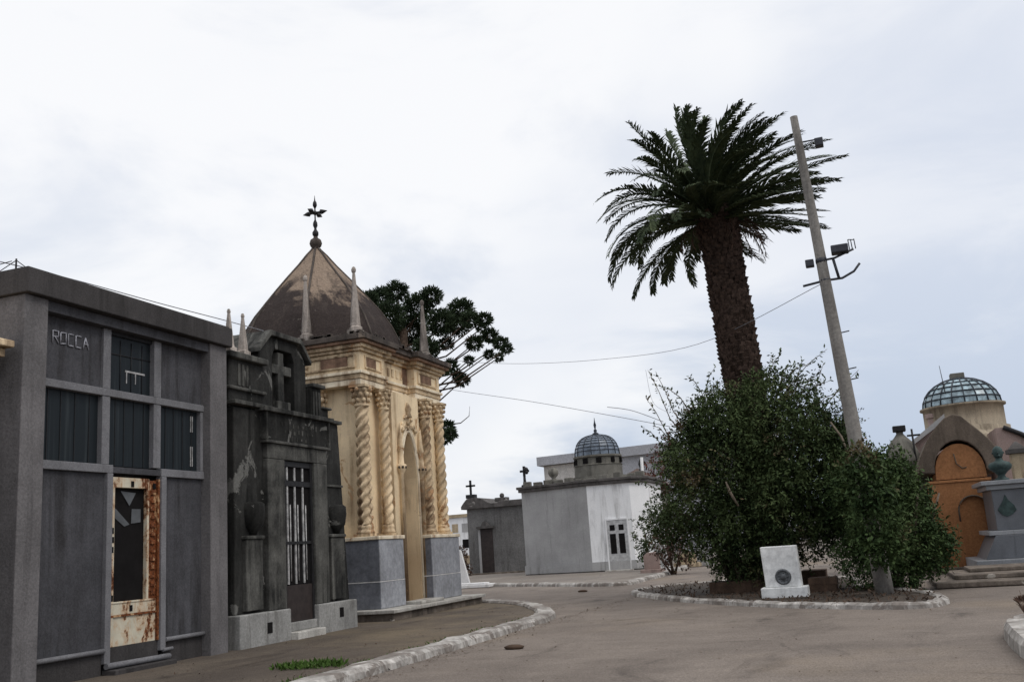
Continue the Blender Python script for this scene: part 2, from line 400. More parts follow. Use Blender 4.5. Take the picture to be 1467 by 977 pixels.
# traffic island
ip = [gr(*q) for q in ((910, 850), (955, 858), (1030, 864), (1110, 868), (1190, 870), (1270, 871), (1325, 869), (1349, 863), (1338, 855), (1300, 849), (1230, 843))]
ip += [Vector((-.6, 25.5, 0)), Vector((-2.2, 27.6, 0)), Vector((-4.2, 27.6, 0)), Vector((-5.5, 26.2, 0))]
isl = smooth_path(ip, 6, True)
mb = MB(); mb.face(*[(p.x, p.y, .055) for p in isl]); struct('soil', mb, 'soil')
kerb('kerb', densify(isl+[isl[0]])[:-1], .20, .085, True)
# pavement and kerb in front of the white mausoleum
wp = [gr(*q) for q in ((600, 842), (672, 840), (745, 839), (830, 839), (890, 838), (918, 832), (945, 825), (965, 818), (985, 811))]
for i, p in enumerate(wp): p.y = min(p.y, 80)
wps = smooth_path(wp, 5)
mb = MB(); mb.face(*([(p.x, p.y, .055) for p in wps]+[(wps[-1].x-1, 75, .055), (-45, 75, .055), (-45, wps[0].y, .055)])); struct('pavement', mb, 'ground')
kerb('kerb', densify(wps, .35), .3, .10)

# ------------------------------------------------------------------ grey stucco mausoleum (left)
K = 1.018
def ky(y): return y*K
def kz(z): return 1.3+(z-1.3)*K
XF, XR = -9.40, -9.57
t = thing('mausoleum', 'tall grey stucco mausoleum with dark glass panes and a rusty cream door', 'mausoleum', (XF, 11.0, 0))
RY0, RY1 = ky(9.33)-.14, 12.60
mb = MB(); mb.box(-14, XR-.16, 9.0, 13.0, 0, 4.74); part('wall', mb, 'stucco_dark', t)
mb = MB(); mb.box(XR-.6, XF, 8.97, 9.34, 0, 4.76); part('pilaster', mb, 'stucco_light', t, bevel=.012)
mb = MB(); mb.box(XR-.6, XF, 12.60, 13.02, 0, 4.76); part('pilaster', mb, 'stucco_light', t, bevel=.012)
mb = MB(); mb.box(XR-.1, XF-.03, 9.342, 12.598, 4.62, 4.757); part('lintel', mb, 'stucco', t, bevel=.008)
mb = MB(); mb.box(-14.1, XF+.09, 8.92, 13.06, 4.762, 5.07); mb.box(-14.05, XF+.05, 8.95, 13.03, 5.072, 5.10); part('fascia', mb, 'stucco_dark', t, bevel=.015)
mb = MB(); mb.box(-14.02, -9.99, 8.965, 8.998, 0, 4.76); part('side_wall', mb, 'side_wall', t)
c1, c2, c3, c4 = ky(10.26), ky(10.40), ky(11.26), ky(11.41)   # mullions
zU0, zU1, zL0, zL1 = kz(3.64), kz(3.74), kz(2.62), kz(2.73)
dL, dR = ky(10.47), ky(11.42)                                  # door opening
def panel(y0, y1, z0, z1, m, x=XR, name='wall_panel', lab=None):
    mb = MB(); mb.box(XR-.10, x, y0, y1, z0, z1); return part(name, mb, m, t, lab, bevel=.004)
panel(9.345, c1, zU1, 4.618, 'stucco'); panel(c4, 12.597, zU1, 4.618, 'stucco')
panel(9.345, dL-.11, .36, zL0, 'stucco'); panel(dR+.11, 12.597, .38, zL0, 'stucco')
panel(9.345, dL-.11, 0, .34, 'stucco_dark', XR+.01, 'base_panel'); panel(dR+.11, 12.597, 0, .36, 'stucco_dark', XR+.01, 'base_panel')
panel(dL-.02, dR+.02, 0, .38, 'stucco_dark', XR+.005, 'base_panel')
mb = MB()
for y0, y1, z0, z1 in ((9.345, 12.597, zU0, zU1), (9.345, dL-.0, zL0, zL1), (dR+.0, 12.597, zL0, zL1)): mb.box(XR-.05, XR+.055, y0, y1, z0, z1)
split('transom', mb, 'band', t, bevel=.008)
mb = MB(); mb.box(XR-.05, XR+.035, dL+.003, dR-.003, zL0+.01, zL1-.02); split('transom', mb, 'stucco', t)
mb = MB()
for y0, y1 in ((c1, c2), (c3, c4)):
    mb.box(XR-.05, XR+.045, y0, y1, zL1+.002, zU0-.002); mb.box(XR-.05, XR+.045, y0, y1, zU1+.002, 4.617)
mb.box(XR-.05, XR+.04, 12.53, 12.595, zL1+.002, zU0-.002)
split('mullion', mb, 'band', t, bevel=.006)
mb = MB()
mb.box(XR-.05, XR+.06, dL-.108, dL-.002, .19, zL0-.002); mb.box(XR-.05, XR+.06, dR+.002, dR+.108, .24, zL0-.002)
split('door_jamb', mb, 'band', t, bevel=.008)
mb = MB()
for y0, y1, z in ((9.345, dL-.11, .355), (dR+.112, 12.59, .375)):
    mb.tube([(XR+.05, y0, z), (XR+.05, y1, z)], .032, 8)
mb.tube([(XR+.08, dL-.10, .16), (XR+.08, dR+.16, .15)], .04, 8); mb.tube([(XR+.05, dR+.06, .24), (XR+.05, dR+.26, .245)], .025, 8)
split('sill', mb, 'band', t)
mb = MB(); mb.box(XR, XF+.06, dL-.09, dR+.14, 0, .11); part('step', mb, 'stucco_dark', t, bevel=.01)
for y0, y1, z0, z1 in ((9.345, c1, zL1, zU0), (c2, c3, zL1, zU0), (c4, 12.53, zL1, zU0), (c2, c3, zU1, 4.616)):
    mb = MB(); mb.box(XR-.07, XR-.035, y0, y1, z0, z1); w = part('window', mb, 'glass', t)
    mb = MB()
    if z1 > 4.2:
        for q in (.3, .55, .8): mb.tube([(XR-.03, y0+(y1-y0)*q, z0), (XR-.03, y0+(y1-y0)*q, z1-.1)], .006, 5)
        mb.tube([(XR-.03, y0, z0+.52), (XR-.03, y1, z0+.53)], .008, 5)
        mb.box(XR-.035, XR+.0, y0, y1, z1-.05, z1-.001)
        split('window_bar', mb, 'iron', w)
        mb = MB(); mb.box(XR-.033, XR-.024, y0+.36, y1-.12, z0+.30, z0+.325)
        mb.box(XR-.033, XR-.024, y0+.38, y0+.395, z0+.14, z0+.297); mb.box(XR-.033, XR-.024, y0+.56, y0+.575, z0+.15, z0+.297)
        split('frame_remnant', mb, 'iron_pale', w)
    else:
        for q in ((.2, .4, .62, .85) if y0 < 12 else (.3, .7)): mb.box(XR-.034, XR-.026, y0+(y1-y0)*q, y0+(y1-y0)*q+.008, z0, z1)
        split('window_bar', mb, 'iron', w)
        if y1 > 12.4:
            mb = MB()
            for a in (.12, .16): mb.box(XR-.033, XR-.022, y1-a, y1-a+.012, z0+.08, z0+.38); mb.box(XR-.033, XR-.022, y1-a-.0, y1-a+.012, z0+.6, z1-.08)
            split('frame_remnant', mb, 'iron_pale', w)
# rusty steel door
zb, zt = kz(.40), kz(2.58)
mb = MB(); mb.box(XR-.075, XR-.06, dL, dR, zb, zt); d = part('door', mb, 'void', t, 'rusty cream steel door with a broken dark pane')
x0, x1 = XR-.055, XR+.012
mb = MB(); mb.box(x0, x1, dL, dL+.09, zb, zt-.001); part('door_stile', mb, 'door_cream', d, bevel=.006)
mb = MB(); mb.box(x0, x1, dR-.24, dR-.20, zb+.55, zt-.14); part('door_stile', mb, 'door_cream', d, bevel=.006)
mb = MB(); mb.box(x0, x1-.015, dR-.198, dR-.04, zb+.5, zt-.02); mb.box(x0, x1+.02, dR-.04, dR, zb, zt)
for k in range(13): z = zb+.62+k*.115; mb.box(x1-.015, x1+.008, dR-.18+rnd(0, .03), dR-.07, z, z+rnd(.03, .07))
part('door_stile', mb, 'door_rust', d, 'heavily rusted right stile of the door', bevel=.005)
mb = MB(); mb.box(x0, x1-.003, dL+.09, dR-.2, zt-.14, zt); part('door_rail', mb, 'door_cream', d, bevel=.006)
mb = MB(); mb.box(x0, x1-.003, dL+.09, dR-.05, zb+.40, zb+.55); mb.box(x0, x1+.008, dL+.03, dR-.05, zb+.545, zb+.57); part('door_rail', mb, 'door_cream', d, bevel=.006)
mb = MB(); mb.box(x0, x1-.016, dL+.09, dR-.041, zb, zb+.39); part('door_panel', mb, 'door_cream', d)
mb = MB(); mb.box(x0, x1+.006, dL+.02, dR-.04, zb+.375, zb+.40); part('door_bead', mb, 'door_rust', d)
mb = MB()
ym = (dL+dR)/2-.06
for y, z in ((ym, zb+.47), (ym, zt-.085), (dL+.045, zb+1.25), (dL+.045, zb+1.5), (dL+.05, zb+.62), (dR-.1, zt-.1), (dL+.05, zb+1.38)):
    mb.box(x1-.002, x1+.004, y-.028, y+.028, z-.04, z+.04)
split('lock_hole', mb, 'void', d)
mb = MB(); xs = XR-.05
mb.face((xs, ym-.16, zt-.18), (xs, ym+.14, zt-.2), (xs+.004, ym+.01, zt-.38)); mb.face((xs, ym-.36, zt-.42), (xs, ym-.25, zt-.42), (xs, ym+.02, zt-.63), (xs, ym-.08, zt-.66), (xs, ym-.34, zt-.5)); mb.face((xs, ym+.06, zt-.42), (xs, ym+.24, zt-.42), (xs, ym+.24, zt-.6), (xs, ym+.05, zt-.62))
split('pane_shard', mb, 'shard', d)
# raised name letters
mb = MB()
LET = {'R': [(0, 0, 0, 1), (0, 1, .7, 1), (.7, 1, .7, .55), (.7, .55, 0, .5), (.3, .5, .75, 0)], 'O': [(0, .1, 0, .95), (0, .95, .7, 1), (.7, 1, .7, .1), (.7, .1, 0, 0)],
       'C': [(.7, 1, .05, 1), (0, 1, 0, 0), (.05, 0, .7, 0)], 'A': [(0, 0, .3, 1), (.3, 1, .75, 0), (.1, .42, .65, .42)]}
yy = ky(9.41)
for ch in 'ROCCA':
    for a, b_, c_, e in LET[ch]:
        s = .155
        p = Vector((XR+.012, yy+a*s*.85, kz(4.22)+b_*s)); q = Vector((XR+.012, yy+c_*s*.85, kz(4.22)+e*s))
        mb.tube([p, q], .009, 5)
    yy += .131
part('lettering', mb, 'pale', t, 'pale raised letters reading ROCCA')

# neighbour at the left edge of the picture
t = thing('mausoleum', 'dark mausoleum with a cream moulded cornice, cut off at the left picture edge', 'mausoleum', (-9.9, 7.0, 0))
mb = MB(); mb.box(-14, -9.74, 4.0, 8.90, 0, 4.0); part('wall', mb, 'side_wall', t)
mb = MB(); mb.box(-13.9, -9.72, 4.05, 8.92, 0, 1.05); part('plinth', mb, 'stucco_dark', t)
mb = MB()
for i, (a, z0, z1) in enumerate(((.10, 3.86, 3.95), (.18, 3.953, 4.06), (.28, 4.063, 4.15))): mb.box(-13.9, -9.72+a, 4.0-a, 8.80+i*.04, z0, z1)
part('cornice', mb, 'cream_orn', t, bevel=.015)

# ------------------------------------------------------------------ blackened mausoleum
t = thing('mausoleum', 'narrow blackened stone mausoleum with a cross carved in its gable', 'mausoleum', (-9.5, 15.17, 0))
X1 = -9.52
mb = MB(); mb.prism([(13.36, .56), (16.98, .56), (16.72, 3.86), (13.36, 3.86)], 'x', -13, X1); part('wall', mb, 'dk', t, bevel=.02)
for y0, y1 in ((13.30, 14.74), (15.64, 17.02)):
    mb = MB(); mb.box(-13.05, -9.38, y0, y1, 0, .56); part('plinth', mb, 'dk_base', t, bevel=.02)
for y, z in ((14.10, .30), (16.42, .36)):
    mb = MB(); mb.box(-9.39, -9.374, y-.07, y+.07, z-.08, z+.09); split('vent_hole', mb, 'void', t)
mb = MB(); mb.box(-9.6, -9.25, 14.742, 15.638, 0, .17); part('step', mb, 'slab', t, bevel=.015)
mb = MB(); mb.box(-9.62, -9.42, 14.742, 15.638, .17, .32); part('step', mb, 'dk_base', t, bevel=.015)
# centre bay around the door
mb = MB(); mb.box(X1-.1, -9.43, 14.18, 14.70, .563, 3.058); mb.box(X1-.1, -9.43, 15.66, 16.12, .563, 3.058); mb.box(X1-.1, -9.43, 14.18, 16.12, 3.06, 3.32)
part('door_surround', mb, 'dk_light', t, bevel=.015)
mb = MB(); mb.box(X1-.1, -9.425, 14.12, 16.18, 3.34, 3.88); pq = part('plaque', mb, 'dk', t, bevel=.01)
mb = MB(); mb.box(X1-.05, -9.385, 14.10, 16.2, 3.32, 3.37); mb.box(X1-.05, -9.385, 14.10, 14.15, 3.372, 3.85); mb.box(X1-.05, -9.385, 16.15, 16.2, 3.372, 3.85); mb.box(X1-.05, -9.35, 14.0, 16.3, 3.852, 3.93)
part('plaque_frame', mb, 'dk_light', pq, bevel=.01)
mb = MB()
for row, (n, z) in enumerate(((9, 3.68), (7, 3.56), (4, 3.44))):
    for k in range(n):
        y = 15.15+(k-(n-1)/2)*.14+rnd(-.03, .03); mb.box(-9.43, -9.415, y-.02, y+rnd(0, .03), z-rnd(.02, .05), z+rnd(.01, .05))
split('worn_relief', mb, 'dk_light', pq)
# door
mb = MB(); mb.box(X1-.2, X1+.004, 14.705, 15.655, .32, 3.058); d = part('door', mb, 'void', t, 'black iron door with pale upright bars')
mb = MB()
for y in (14.86, 15.10, 15.36): mb.box(X1+.01, X1+.03, y-.022, y+.022, .95, 2.62); mb.box(X1+.01, X1+.03, y-.022, y+.022, 2.72, 2.95); mb.tube([(X1+.02, y+.09, 1.0), (X1+.02, y+.09, 2.3)], .012, 5)
split('door_bar', mb, 'iron_pale', d)
mb = MB(); mb.box(X1+.004, X1+.045, 14.707, 14.77, .322, 3.05); mb.box(X1+.004, X1+.045, 15.59, 15.652, .322, 3.05); mb.box(X1+.004, X1+.04, 14.77, 15.59, 2.62, 2.71); mb.box(X1+.004, X1+.04, 14.77, 15.59, 1.62, 1.67); mb.box(X1+.004, X1+.04, 14.77, 15.59, 2.96, 3.05)
part('door_frame', mb, 'iron', d)
mb = MB(); mb.box(X1+.004, X1+.035, 14.772, 15.588, .325, .93); part('door_panel', mb, 'door_wood', d)
# side niches with vases
for y in (13.82, 16.5):
    mb = MB(); mb.box(X1-.02, X1+.07, y-.25, y+.22, .6, 1.72); mb.box(X1-.02, X1+.1, y-.28, y+.25, 1.722, 1.78); part('side_pedestal', mb, 'dk_light', t, bevel=.015)
    mb = MB(); mb.lathe([(.05, 1.782), (.09, 1.86), (.17, 1.95), (.2, 2.15), (.19, 2.28), (.14, 2.32), (.02, 2.325)], (X1+.03, y, 0), 12); part('stone_basket', mb, 'dk', t)
# string course
mb = MB(); mb.box(-13, X1+.03, 16.2, 16.80, 2.66, 2.70); mb.box(-13, X1+.03, 16.25, 16.86, 2.0, 2.03); split('string_course', mb, 'dk_light', t)
# attic: gable with cross, stepped parapets
XG = -9.72
def ring(outer, inner, x0, x1, mat, name, parent, bevel=.01):
    mb = MB(); n = len(outer); i = 0
    mb.v += [(x, p[0], p[1]) for x in (x1, x0) for pl in (outer, inner) for p in pl]
    for k in range(n):
        j = (k+1) % n
        mb.f += [(k, j, n+j, n+k), (2*n+k, 3*n+k, 3*n+j, 2*n+j), (k, 2*n+k, 2*n+j, j), (n+k, n+j, 3*n+j, 3*n+k)]
    return part(name, mb, mat, parent, bevel=bevel)
out_ = [(14.38, 3.862), (15.92, 3.862), (15.92, 4.98), (15.62, 5.30), (14.68, 5.30), (14.38, 4.98)]
inn_ = [(14.80, 3.95), (15.52, 3.95), (15.52, 4.93), (15.44, 5.10), (14.88, 5.10), (14.80, 4.93)]
ring(out_, inn_, XG-1.6, XG, 'dk', 'gable', t, .015)
mb = MB(); mb.box(XG-1.5, XG-.22, 14.7, 15.6, 3.9, 5.12); part('niche_back', mb, 'stucco_dark', t)
mb = MB(); mb.prism([(14.30, 4.95), (14.30, 5.03), (14.64, 5.40), (15.66, 5.40), (16.0, 5.03), (16.0, 4.95), (15.63, 5.305), (14.67, 5.305)], 'x', XG-1.65, XG+.09); part('gable_coping', mb, 'dk_light', t, bevel=.012)
mb = MB(); mb.box(XG-.22, XG-.02, 15.02, 15.20, 4.16, 5.06); mb.box(XG-.22, XG-.024, 14.84, 15.46, 4.66, 4.83); mb.box(XG-.22, XG+.03, 14.92, 15.34, 3.965, 4.158); part('cross', mb, 'dk_light', t, bevel=.012)
mb = MB(); mb.box(-13, -9.60, 13.34, 14.376, 3.863, 4.68); part('parapet', mb, 'dk', t, bevel=.02)
mb = MB(); mb.box(-13.0, -9.50, 13.27, 14.37, 4.683, 4.79); mb.box(-13, -9.54, 13.30, 14.36, 4.16, 4.22); split('parapet_coping', mb, 'dk_light', t, bevel=.02)
mb = MB()
for y in (13.62, 13.74, 13.86): mb.box(-9.61, -9.585, y-.03, y+.03, 4.25, 4.62)
split('flute', mb, 'dk_light', t)
mb = MB(); mb.box(-13, -9.62, 15.925, 16.30, 3.863, 4.52); mb.box(-13, -9.62, 16.303, 16.55, 3.863, 4.14); part('parapet', mb, 'dk', t, bevel=.02)
mb = MB(); mb.box(-13, -9.55, 15.922, 16.36, 4.523, 4.60); mb.box(-13, -9.57, 16.305, 16.62, 4.143, 4.19); split('parapet_coping', mb, 'dk_light', t, bevel=.02)
mb = MB()
for y in (16.0, 16.1, 16.2): mb.box(-9.63, -9.605, y-.025, y+.025, 3.98, 4.45)
split('flute', mb, 'dk_light', t)
mb = MB(); mb.box(-13.02, -9.44, 13.3, 14.376, 3.90, 3.97); mb.box(-13.02, -9.44, 15.924, 16.76, 3.865, 3.93)
for k in range(0): pass
part('cornice', mb, 'dk_light', t, bevel=.012)
for y in (atx(328, 490, -9.68).y, atx(348, 496, -9.68).y):
    mb = MB(); mb.lathe([(.13, 0), (.13, .08), (.09, .1), (.085, .14), (.025, .68), (.035, .70), (.02, .75)], (-9.68, y, 4.79), 4, False, R_(45)); part('obelisk', mb, 'pin', t)

# ------------------------------------------------------------------ cream chapel
t = thing('chapel', 'cream plastered chapel with spiral columns and a lichened domed roof', 'chapel', (-11.9, 20.5, 0))
mb = MB(); mb.box(-14.6, -9.10, 18.0, 22.95, .195, .265); sl = part('podium', mb, 'slab', t, bevel=.012)
mb = MB(); mb.box(-14.5, -9.18, 18.08, 22.87, 0, .193); part('podium_base', mb, 'slab_side', sl, bevel=.01)
mb = MB(); mb.box(-9.75, -9.3, 19.7, 20.9, .266, .33); part('threshold', mb, 'slab', t, bevel=.015)
# walls
WX = -10.13
mb = MB(); mb.box(-14.0, -10.9, 18.86, 22.5, .266, 4.96); mb.box(-10.9, WX-.05, 18.86, 19.70, .266, 4.96); mb.box(-10.9, WX-.05, 21.12, 22.5, .266, 4.96)
part('wall', mb, 'cream', t)
# pointed arch bay
yc, hw, zs, za = 20.50, .40, 3.05, 4.06
arc = []
for k in range(13):
    u = k/12; arc.append((yc-hw+hw*u, zs+(za-zs)*math.sin(math.pi/2*u**.8)**.9))
arcR = [(2*yc-y, z) for y, z in arc[:-1]][::-1]
L_ = [(19.70, .266), (19.70, 4.955), (yc, 4.955)]+[(p[0], p[1]) for p in arc[::-1]]+[(yc-hw, .266)]
Rr = [(21.12, .266), (21.12, 4.955), (yc, 4.955)]+[(p[0], p[1]) for p in [arc[-1]]+arcR]+[(yc+hw, .266)]
WB = -9.84
mb = MB(); mb.prism(L_, 'x', -10.3, WB); mb.prism(Rr[::-1], 'x', -10.3, WB); bay = part('portal', mb, 'cream', t)
mb = MB()
for off, r in ((.05, .035), (.13, .028)):
    pts = [(WB+.01, yc+(p[0]-yc)*(hw+off)/hw, zs+(p[1]-zs)*(1+off*.9)) for p in arc+arcR]
    mb.tube([(WB+.01, yc-hw-off, .3)]+pts+[(WB+.01, yc+hw+off, .3)], r, 6)
part('arch_moulding', mb, 'cream_pale', bay)
mb = MB()
for k in range(34):
    a = rnd(-1, 1); z = 4.12+abs(rnd(0, .55))*(1-abs(a)); y = yc+a*.42
    mb.ball((WB+.02, y, z), rnd(.03, .065), 6)
mb.lathe([(.10, 0), (.06, .12), (.09, .2), (.02, .36)], (WB+.03, yc, 4.42), 8)
part('relief_ornament', mb, 'cream_orn', bay)
for y in (yc-.53, yc+.53):
    mb = MB(); mb.lathe([(.055, .3), (.055, 3.1), (.09, 3.15), (.12, 3.24), (.12, 3.3), (.07, 3.32), (.055, 3.6), (.08, 3.66), (.06, 3.75), (.03, 4.1), (.01, 4.25)], (WB+.06, y, 0), 10); part('colonnette', mb, 'cream_orn', bay)
    mb = MB()
    for k in range(8): a = k*math.pi/4; mb.ball((WB+.06+.1*math.cos(a), y+.1*math.sin(a), 3.24), .035, 6)
    part('colonnette_capital', mb, 'cornice_dark', bay)
# piers, plinths
def pier(px0, px1, py0, py1, qx0, qx1, qy0, qy1):
    mb = MB(); mb.box(px0, px1, py0, py1, 1.74, 4.955); pr = part('pier', mb, 'cream', t, bevel=.01)
    mb = MB(); mb.box(qx0, qx1, qy0, qy1, .266, .80); mb.box(qx0+.006, qx1-.006, qy0+.006, qy1-.006, .822, 1.66); pl = part('plinth', mb, 'plinth', t, bevel=.012)
    mb = MB(); mb.box(qx1-.004, qx1+.008, qy0+.01, qy1-.01, .275, .795); mb.box(qx1-.008, qx1+.004, qy0+.014, qy1-.014, .826, 1.655); split('lit_marble_facing', mb, 'plinth_lit', pl)  # thin facing, its paler colour carries the light on the street side
    mb = MB(); mb.box(qx0, qx1+.004, qy0-.004, qy1+.004, .801, .821); part('joint', mb, 'seam', pl)
    mb = MB(); mb.box(qx0-.03, qx1+.03, qy0-.03, qy1+.03, 1.662, 1.738); split('plinth_cap', mb, 'cream_pale', pl, bevel=.012)
pier(-11.3, -10.11, 18.72, 19.66, -11.35, -9.60, 18.40, 19.55)
pier(-11.3, -9.93, 21.16, 22.52, -11.35, -9.60, 20.98, 22.62)
pier(-14.1, -12.9, 18.74, 19.42, -14.35, -12.75, 18.40, 19.55)
# twisted columns
def column(x, y, r=.155):
    s_ = r/.155
    rows = []; seg = 26; nz = 150; z0, z1 = 1.98, 4.50
    for i in range(nz+1):
        z = z0+(z1-z0)*i/nz; rr = r*(1-.12*i/nz); row = []
        for k in range(seg):
            a = 2*math.pi*k/seg; q = math.cos(3*a-z*30.0)
            row.append((x+rr*(1+.16*q-.10*(q < -.6))*math.cos(a), y+rr*(1+.16*q-.10*(q < -.6))*math.sin(a), z))
        rows.append(row)
    mb = MB(); mb.grid(rows); c = part('column', mb, 'cream_orn', t)
    mb = MB(); mb.box(x-.2*s_, x+.2*s_, y-.2*s_, y+.2*s_, 1.739, 1.80); mb.lathe([(r_*s_, z_) for r_, z_ in ((.20, 1.80), (.21, 1.83), (.19, 1.865), (.17, 1.885), (.18, 1.915), (.185, 1.94), (.16, 1.985))], (x, y, 0), 16); part('column_base', mb, 'cream_orn', c)
    mb = MB(); mb.lathe([(r_*s_, z_) for r_, z_ in ((.15, 4.48), (.17, 4.5), (.17, 4.53), (.135, 4.55), (.145, 4.7), (.19, 4.88), (.19, 4.90))], (x, y, 0), 14); mb.box(x-.21*s_, x+.21*s_, y-.21*s_, y+.21*s_, 4.90, 4.953)
    for ring_, (z, rr, s) in enumerate(((4.62, .17, .05), (4.74, .19, .055), (4.85, .215, .05))):
        for k in range(8):
            a = (k+ring_*.5)*math.pi/4; mb.ball((x+rr*s_*math.cos(a), y+rr*s_*math.sin(a), z), s*s_, 6, 1.1)
    part('capital', mb, 'cream_orn', c)
for x, y, r in ((-10.0, 18.62, .15), (-11.1, 18.62, .15), (-9.90, 19.45, .115), (-9.82, 21.42, .13), (-9.82, 22.26, .12), (-13.9, 18.62, .15)): column(x, y, r)
# entablature, with breaks over the piers
LAY = (('architrave', 4.957, 5.08, 0, 'cream_pale'), ('architrave', 5.082, 5.19, .02, 'cream_orn'), ('architrave', 5.192, 5.26, .06, 'cream_pale'),
       ('frieze', 5.262, 5.68, .0, 'cream'), ('cornice', 5.682, 5.75, .07, 'cream_orn'), ('cornice', 5.752, 5.83, .13, 'cream_orn'), ('cornice', 5.832, 5.90, .21, 'brick_bare'), ('roof_edge', 5.902, 6.02, .26, 'cornice_dark'))
FP = ((-11.5, -9.90, 18.42, 19.58), (-11.5, -9.86, 21.05, 22.50), (-14.25, -12.8, 18.42, 19.52))
for nm, mt in dict.fromkeys((l[0], l[4]) for l in LAY):
    mb = MB()
    for n_, z0, z1, o, m_ in LAY:
        if (n_, m_) != (nm, mt): continue
        for i, (a, b_, c_, e) in enumerate(FP): mb.box(a-o, b_+o, c_-o, e+o, z0+i*.0006, z1+i*.0006)
        mb.box(-13.98-o, -10.06+o, 18.62-o, 22.3+o, z0-.0015, z1-.0015)
    part(nm, mb, mt, t, bevel=.01)
mb = MB()
def frame_x(x, y0, y1, z0, z1, w=.035):
    mb.box(x-.01, x+.03, y0, y1, z0, z0+w); mb.box(x-.01, x+.03, y0, y1, z1-w, z1); mb.box(x-.01, x+.03, y0, y0+w, z0+w, z1-w); mb.box(x-.01, x+.03, y1-w, y1, z0+w, z1-w)
def frame_y(y, x0, x1, z0, z1, w=.035):
    mb.box(x0, x1, y-.03, y+.01, z0, z0+w); mb.box(x0, x1, y-.03, y+.01, z1-w, z1); mb.box(x0, x0+w, y-.03, y+.01, z0+w, z1-w); mb.box(x1-w, x1, y-.03, y+.01, z0+w, z1-w)
FXX = -9.90
for f_ in ((frame_x, FXX, 18.62, 19.4, 5.33, 5.62), (frame_x, FXX+.04, 21.2, 22.3, 5.33, 5.62), (frame_y, 18.40, -11.3, -10.0, 5.33, 5.62)):
    mb = MB(); f_[0](*f_[1:]); part('frieze_frame', mb, 'cream_orn', t)
mb = MB()
for k in range(16): mb.ball((rnd(-11.5, -11.2), 18.38, rnd(5.28, 5.65)), rnd(.03, .06), 6)
part('frieze_ornament', mb, 'cream_orn', t)
mb = MB()
for k in range(4): mb.box(-10.07, -10.04, 20.0+k*.22, 20.1+k*.22, 5.38, 5.56)
split('frieze_block', mb, 'cream_orn', t)
mb = MB()
mb.box(-10.85, -10.2, 18.385, 18.41, 5.37, 5.58); mb.box(FXX-.01, FXX+.008, 18.7, 19.15, 5.37, 5.57); mb.box(-10.075, -10.052, 20.8, 21.04, 5.27, 5.67); mb.box(FXX+.03, FXX+.048, 21.4, 22.0, 5.38, 5.57)
split('bare_brick', mb, 'brick_bare', t)
# roof: eight sided dome
prof = [(1.92, 5.98), (1.88, 6.15), (1.79, 6.45), (1.64, 6.8), (1.40, 7.20), (1.08, 7.62), (.76, 8.02), (.46, 8.38), (.25, 8.66), (.11, 8.82), (.09, 8.86)]
mb = MB()
mb.lathe([(r/math.cos(math.pi/8), z) for r, z in prof], (-12.05, 20.35, 0), 8, False, math.pi/8)
rf = part('roof', mb, 'roof', t, bevel=.03)
mb = MB()
for k in range(8):
    a = math.pi/8+k*math.pi/4; mb.tube([(-12.05+r/math.cos(math.pi/8)*math.cos(a), 20.35+r/math.cos(math.pi/8)*math.sin(a), z) for r, z in prof[1:]], .028, 6)
part('roof_rib', mb, 'cornice_dark', rf)
mb = MB()
a0 = -math.pi/4
for (za_, zb_, w0, w1) in ((7.32, 7.36, -.24, .24), (7.70, 7.74, -.2, .2)):
    pass
mb.lathe([(.10, 8.84), (.09, 8.88), (.13, 8.92), (.155, 9.0), (.13, 9.09), (.06, 9.14), (.05, 9.18)], (-12.05, 20.35, 0), 12); part('finial_ball', mb, 'cornice_dark', rf)
mb = MB()
for x, y in ((-10.02, 18.5), (-11.25, 18.5), (-10.0, 22.0)):
    mb = MB(); s = 1.0
    mb.box(x-.14, x+.14, y-.14, y+.14, 6.02, 6.16); mb.lathe([(.15, 6.16), (.15, 6.22), (.11, 6.25), (.115, 6.28), (.035, 7.42), (.03, 7.46), (.05, 7.49), (.055, 7.54), (.035, 7.59), (.01, 7.61)], (x, y, 0), 6, False, .3); part('pinnacle', mb, 'pin', t)
mb = MB()
mb.box(-11.6, -9.75, 18.30, 18.42, 6.018, 6.05); mb.box(-9.86, -9.75, 18.42, 22.1, 6.018, 6.05)
for k in range(44):
    side = random.random() < .5
    x, y = (rnd(-11.5, -9.8), 18.36) if side else (-9.8, rnd(18.4, 22.0))
    mb.box(x-.05, x+.05, y-.05, y+.06, 6.02, 6.05+rnd(.02, .09))
part('eave_ornament', mb, 'cornice_dark', t)
# iron cross with four arms
mb = MB(); cx_, cy_ = -12.05, 20.35
mb.tube([(cx_, cy_, 9.14), (cx_, cy_, 10.12)], .018, 6); mb.tube([(cx_, cy_, 10.12), (cx_, cy_, 10.26)], [.016, .004], 6)
mb.lathe([(.04, 9.17), (.075, 9.22), (.08, 9.29), (.035, 9.36), (.03, 9.4), (.06, 9.47), (.055, 9.54), (.02, 9.62)], (cx_, cy_, 0), 7)
zc = 9.80
for dx, dy_ in ((1, 0), (-1, 0), (0, 1), (0, -1)):
    dd = Vector((dx, dy_, 0)); c0 = Vector((cx_, cy_, zc)); lenx = .29
    mb.tube([c0, c0+dd*lenx*.45, c0+dd*lenx*.58, c0+dd*lenx*.8, c0+dd*lenx*1.2], [.03, .025, .066, .05, .004], 6)
mb.lathe([(.02, 9.92), (.06, 10.0), (.05, 10.07), (.016, 10.13)], (cx_, cy_, 0), 6)
mb.ball((cx_, cy_, zc), .06, 8)
part('iron_cross', mb, 'iron', rf)

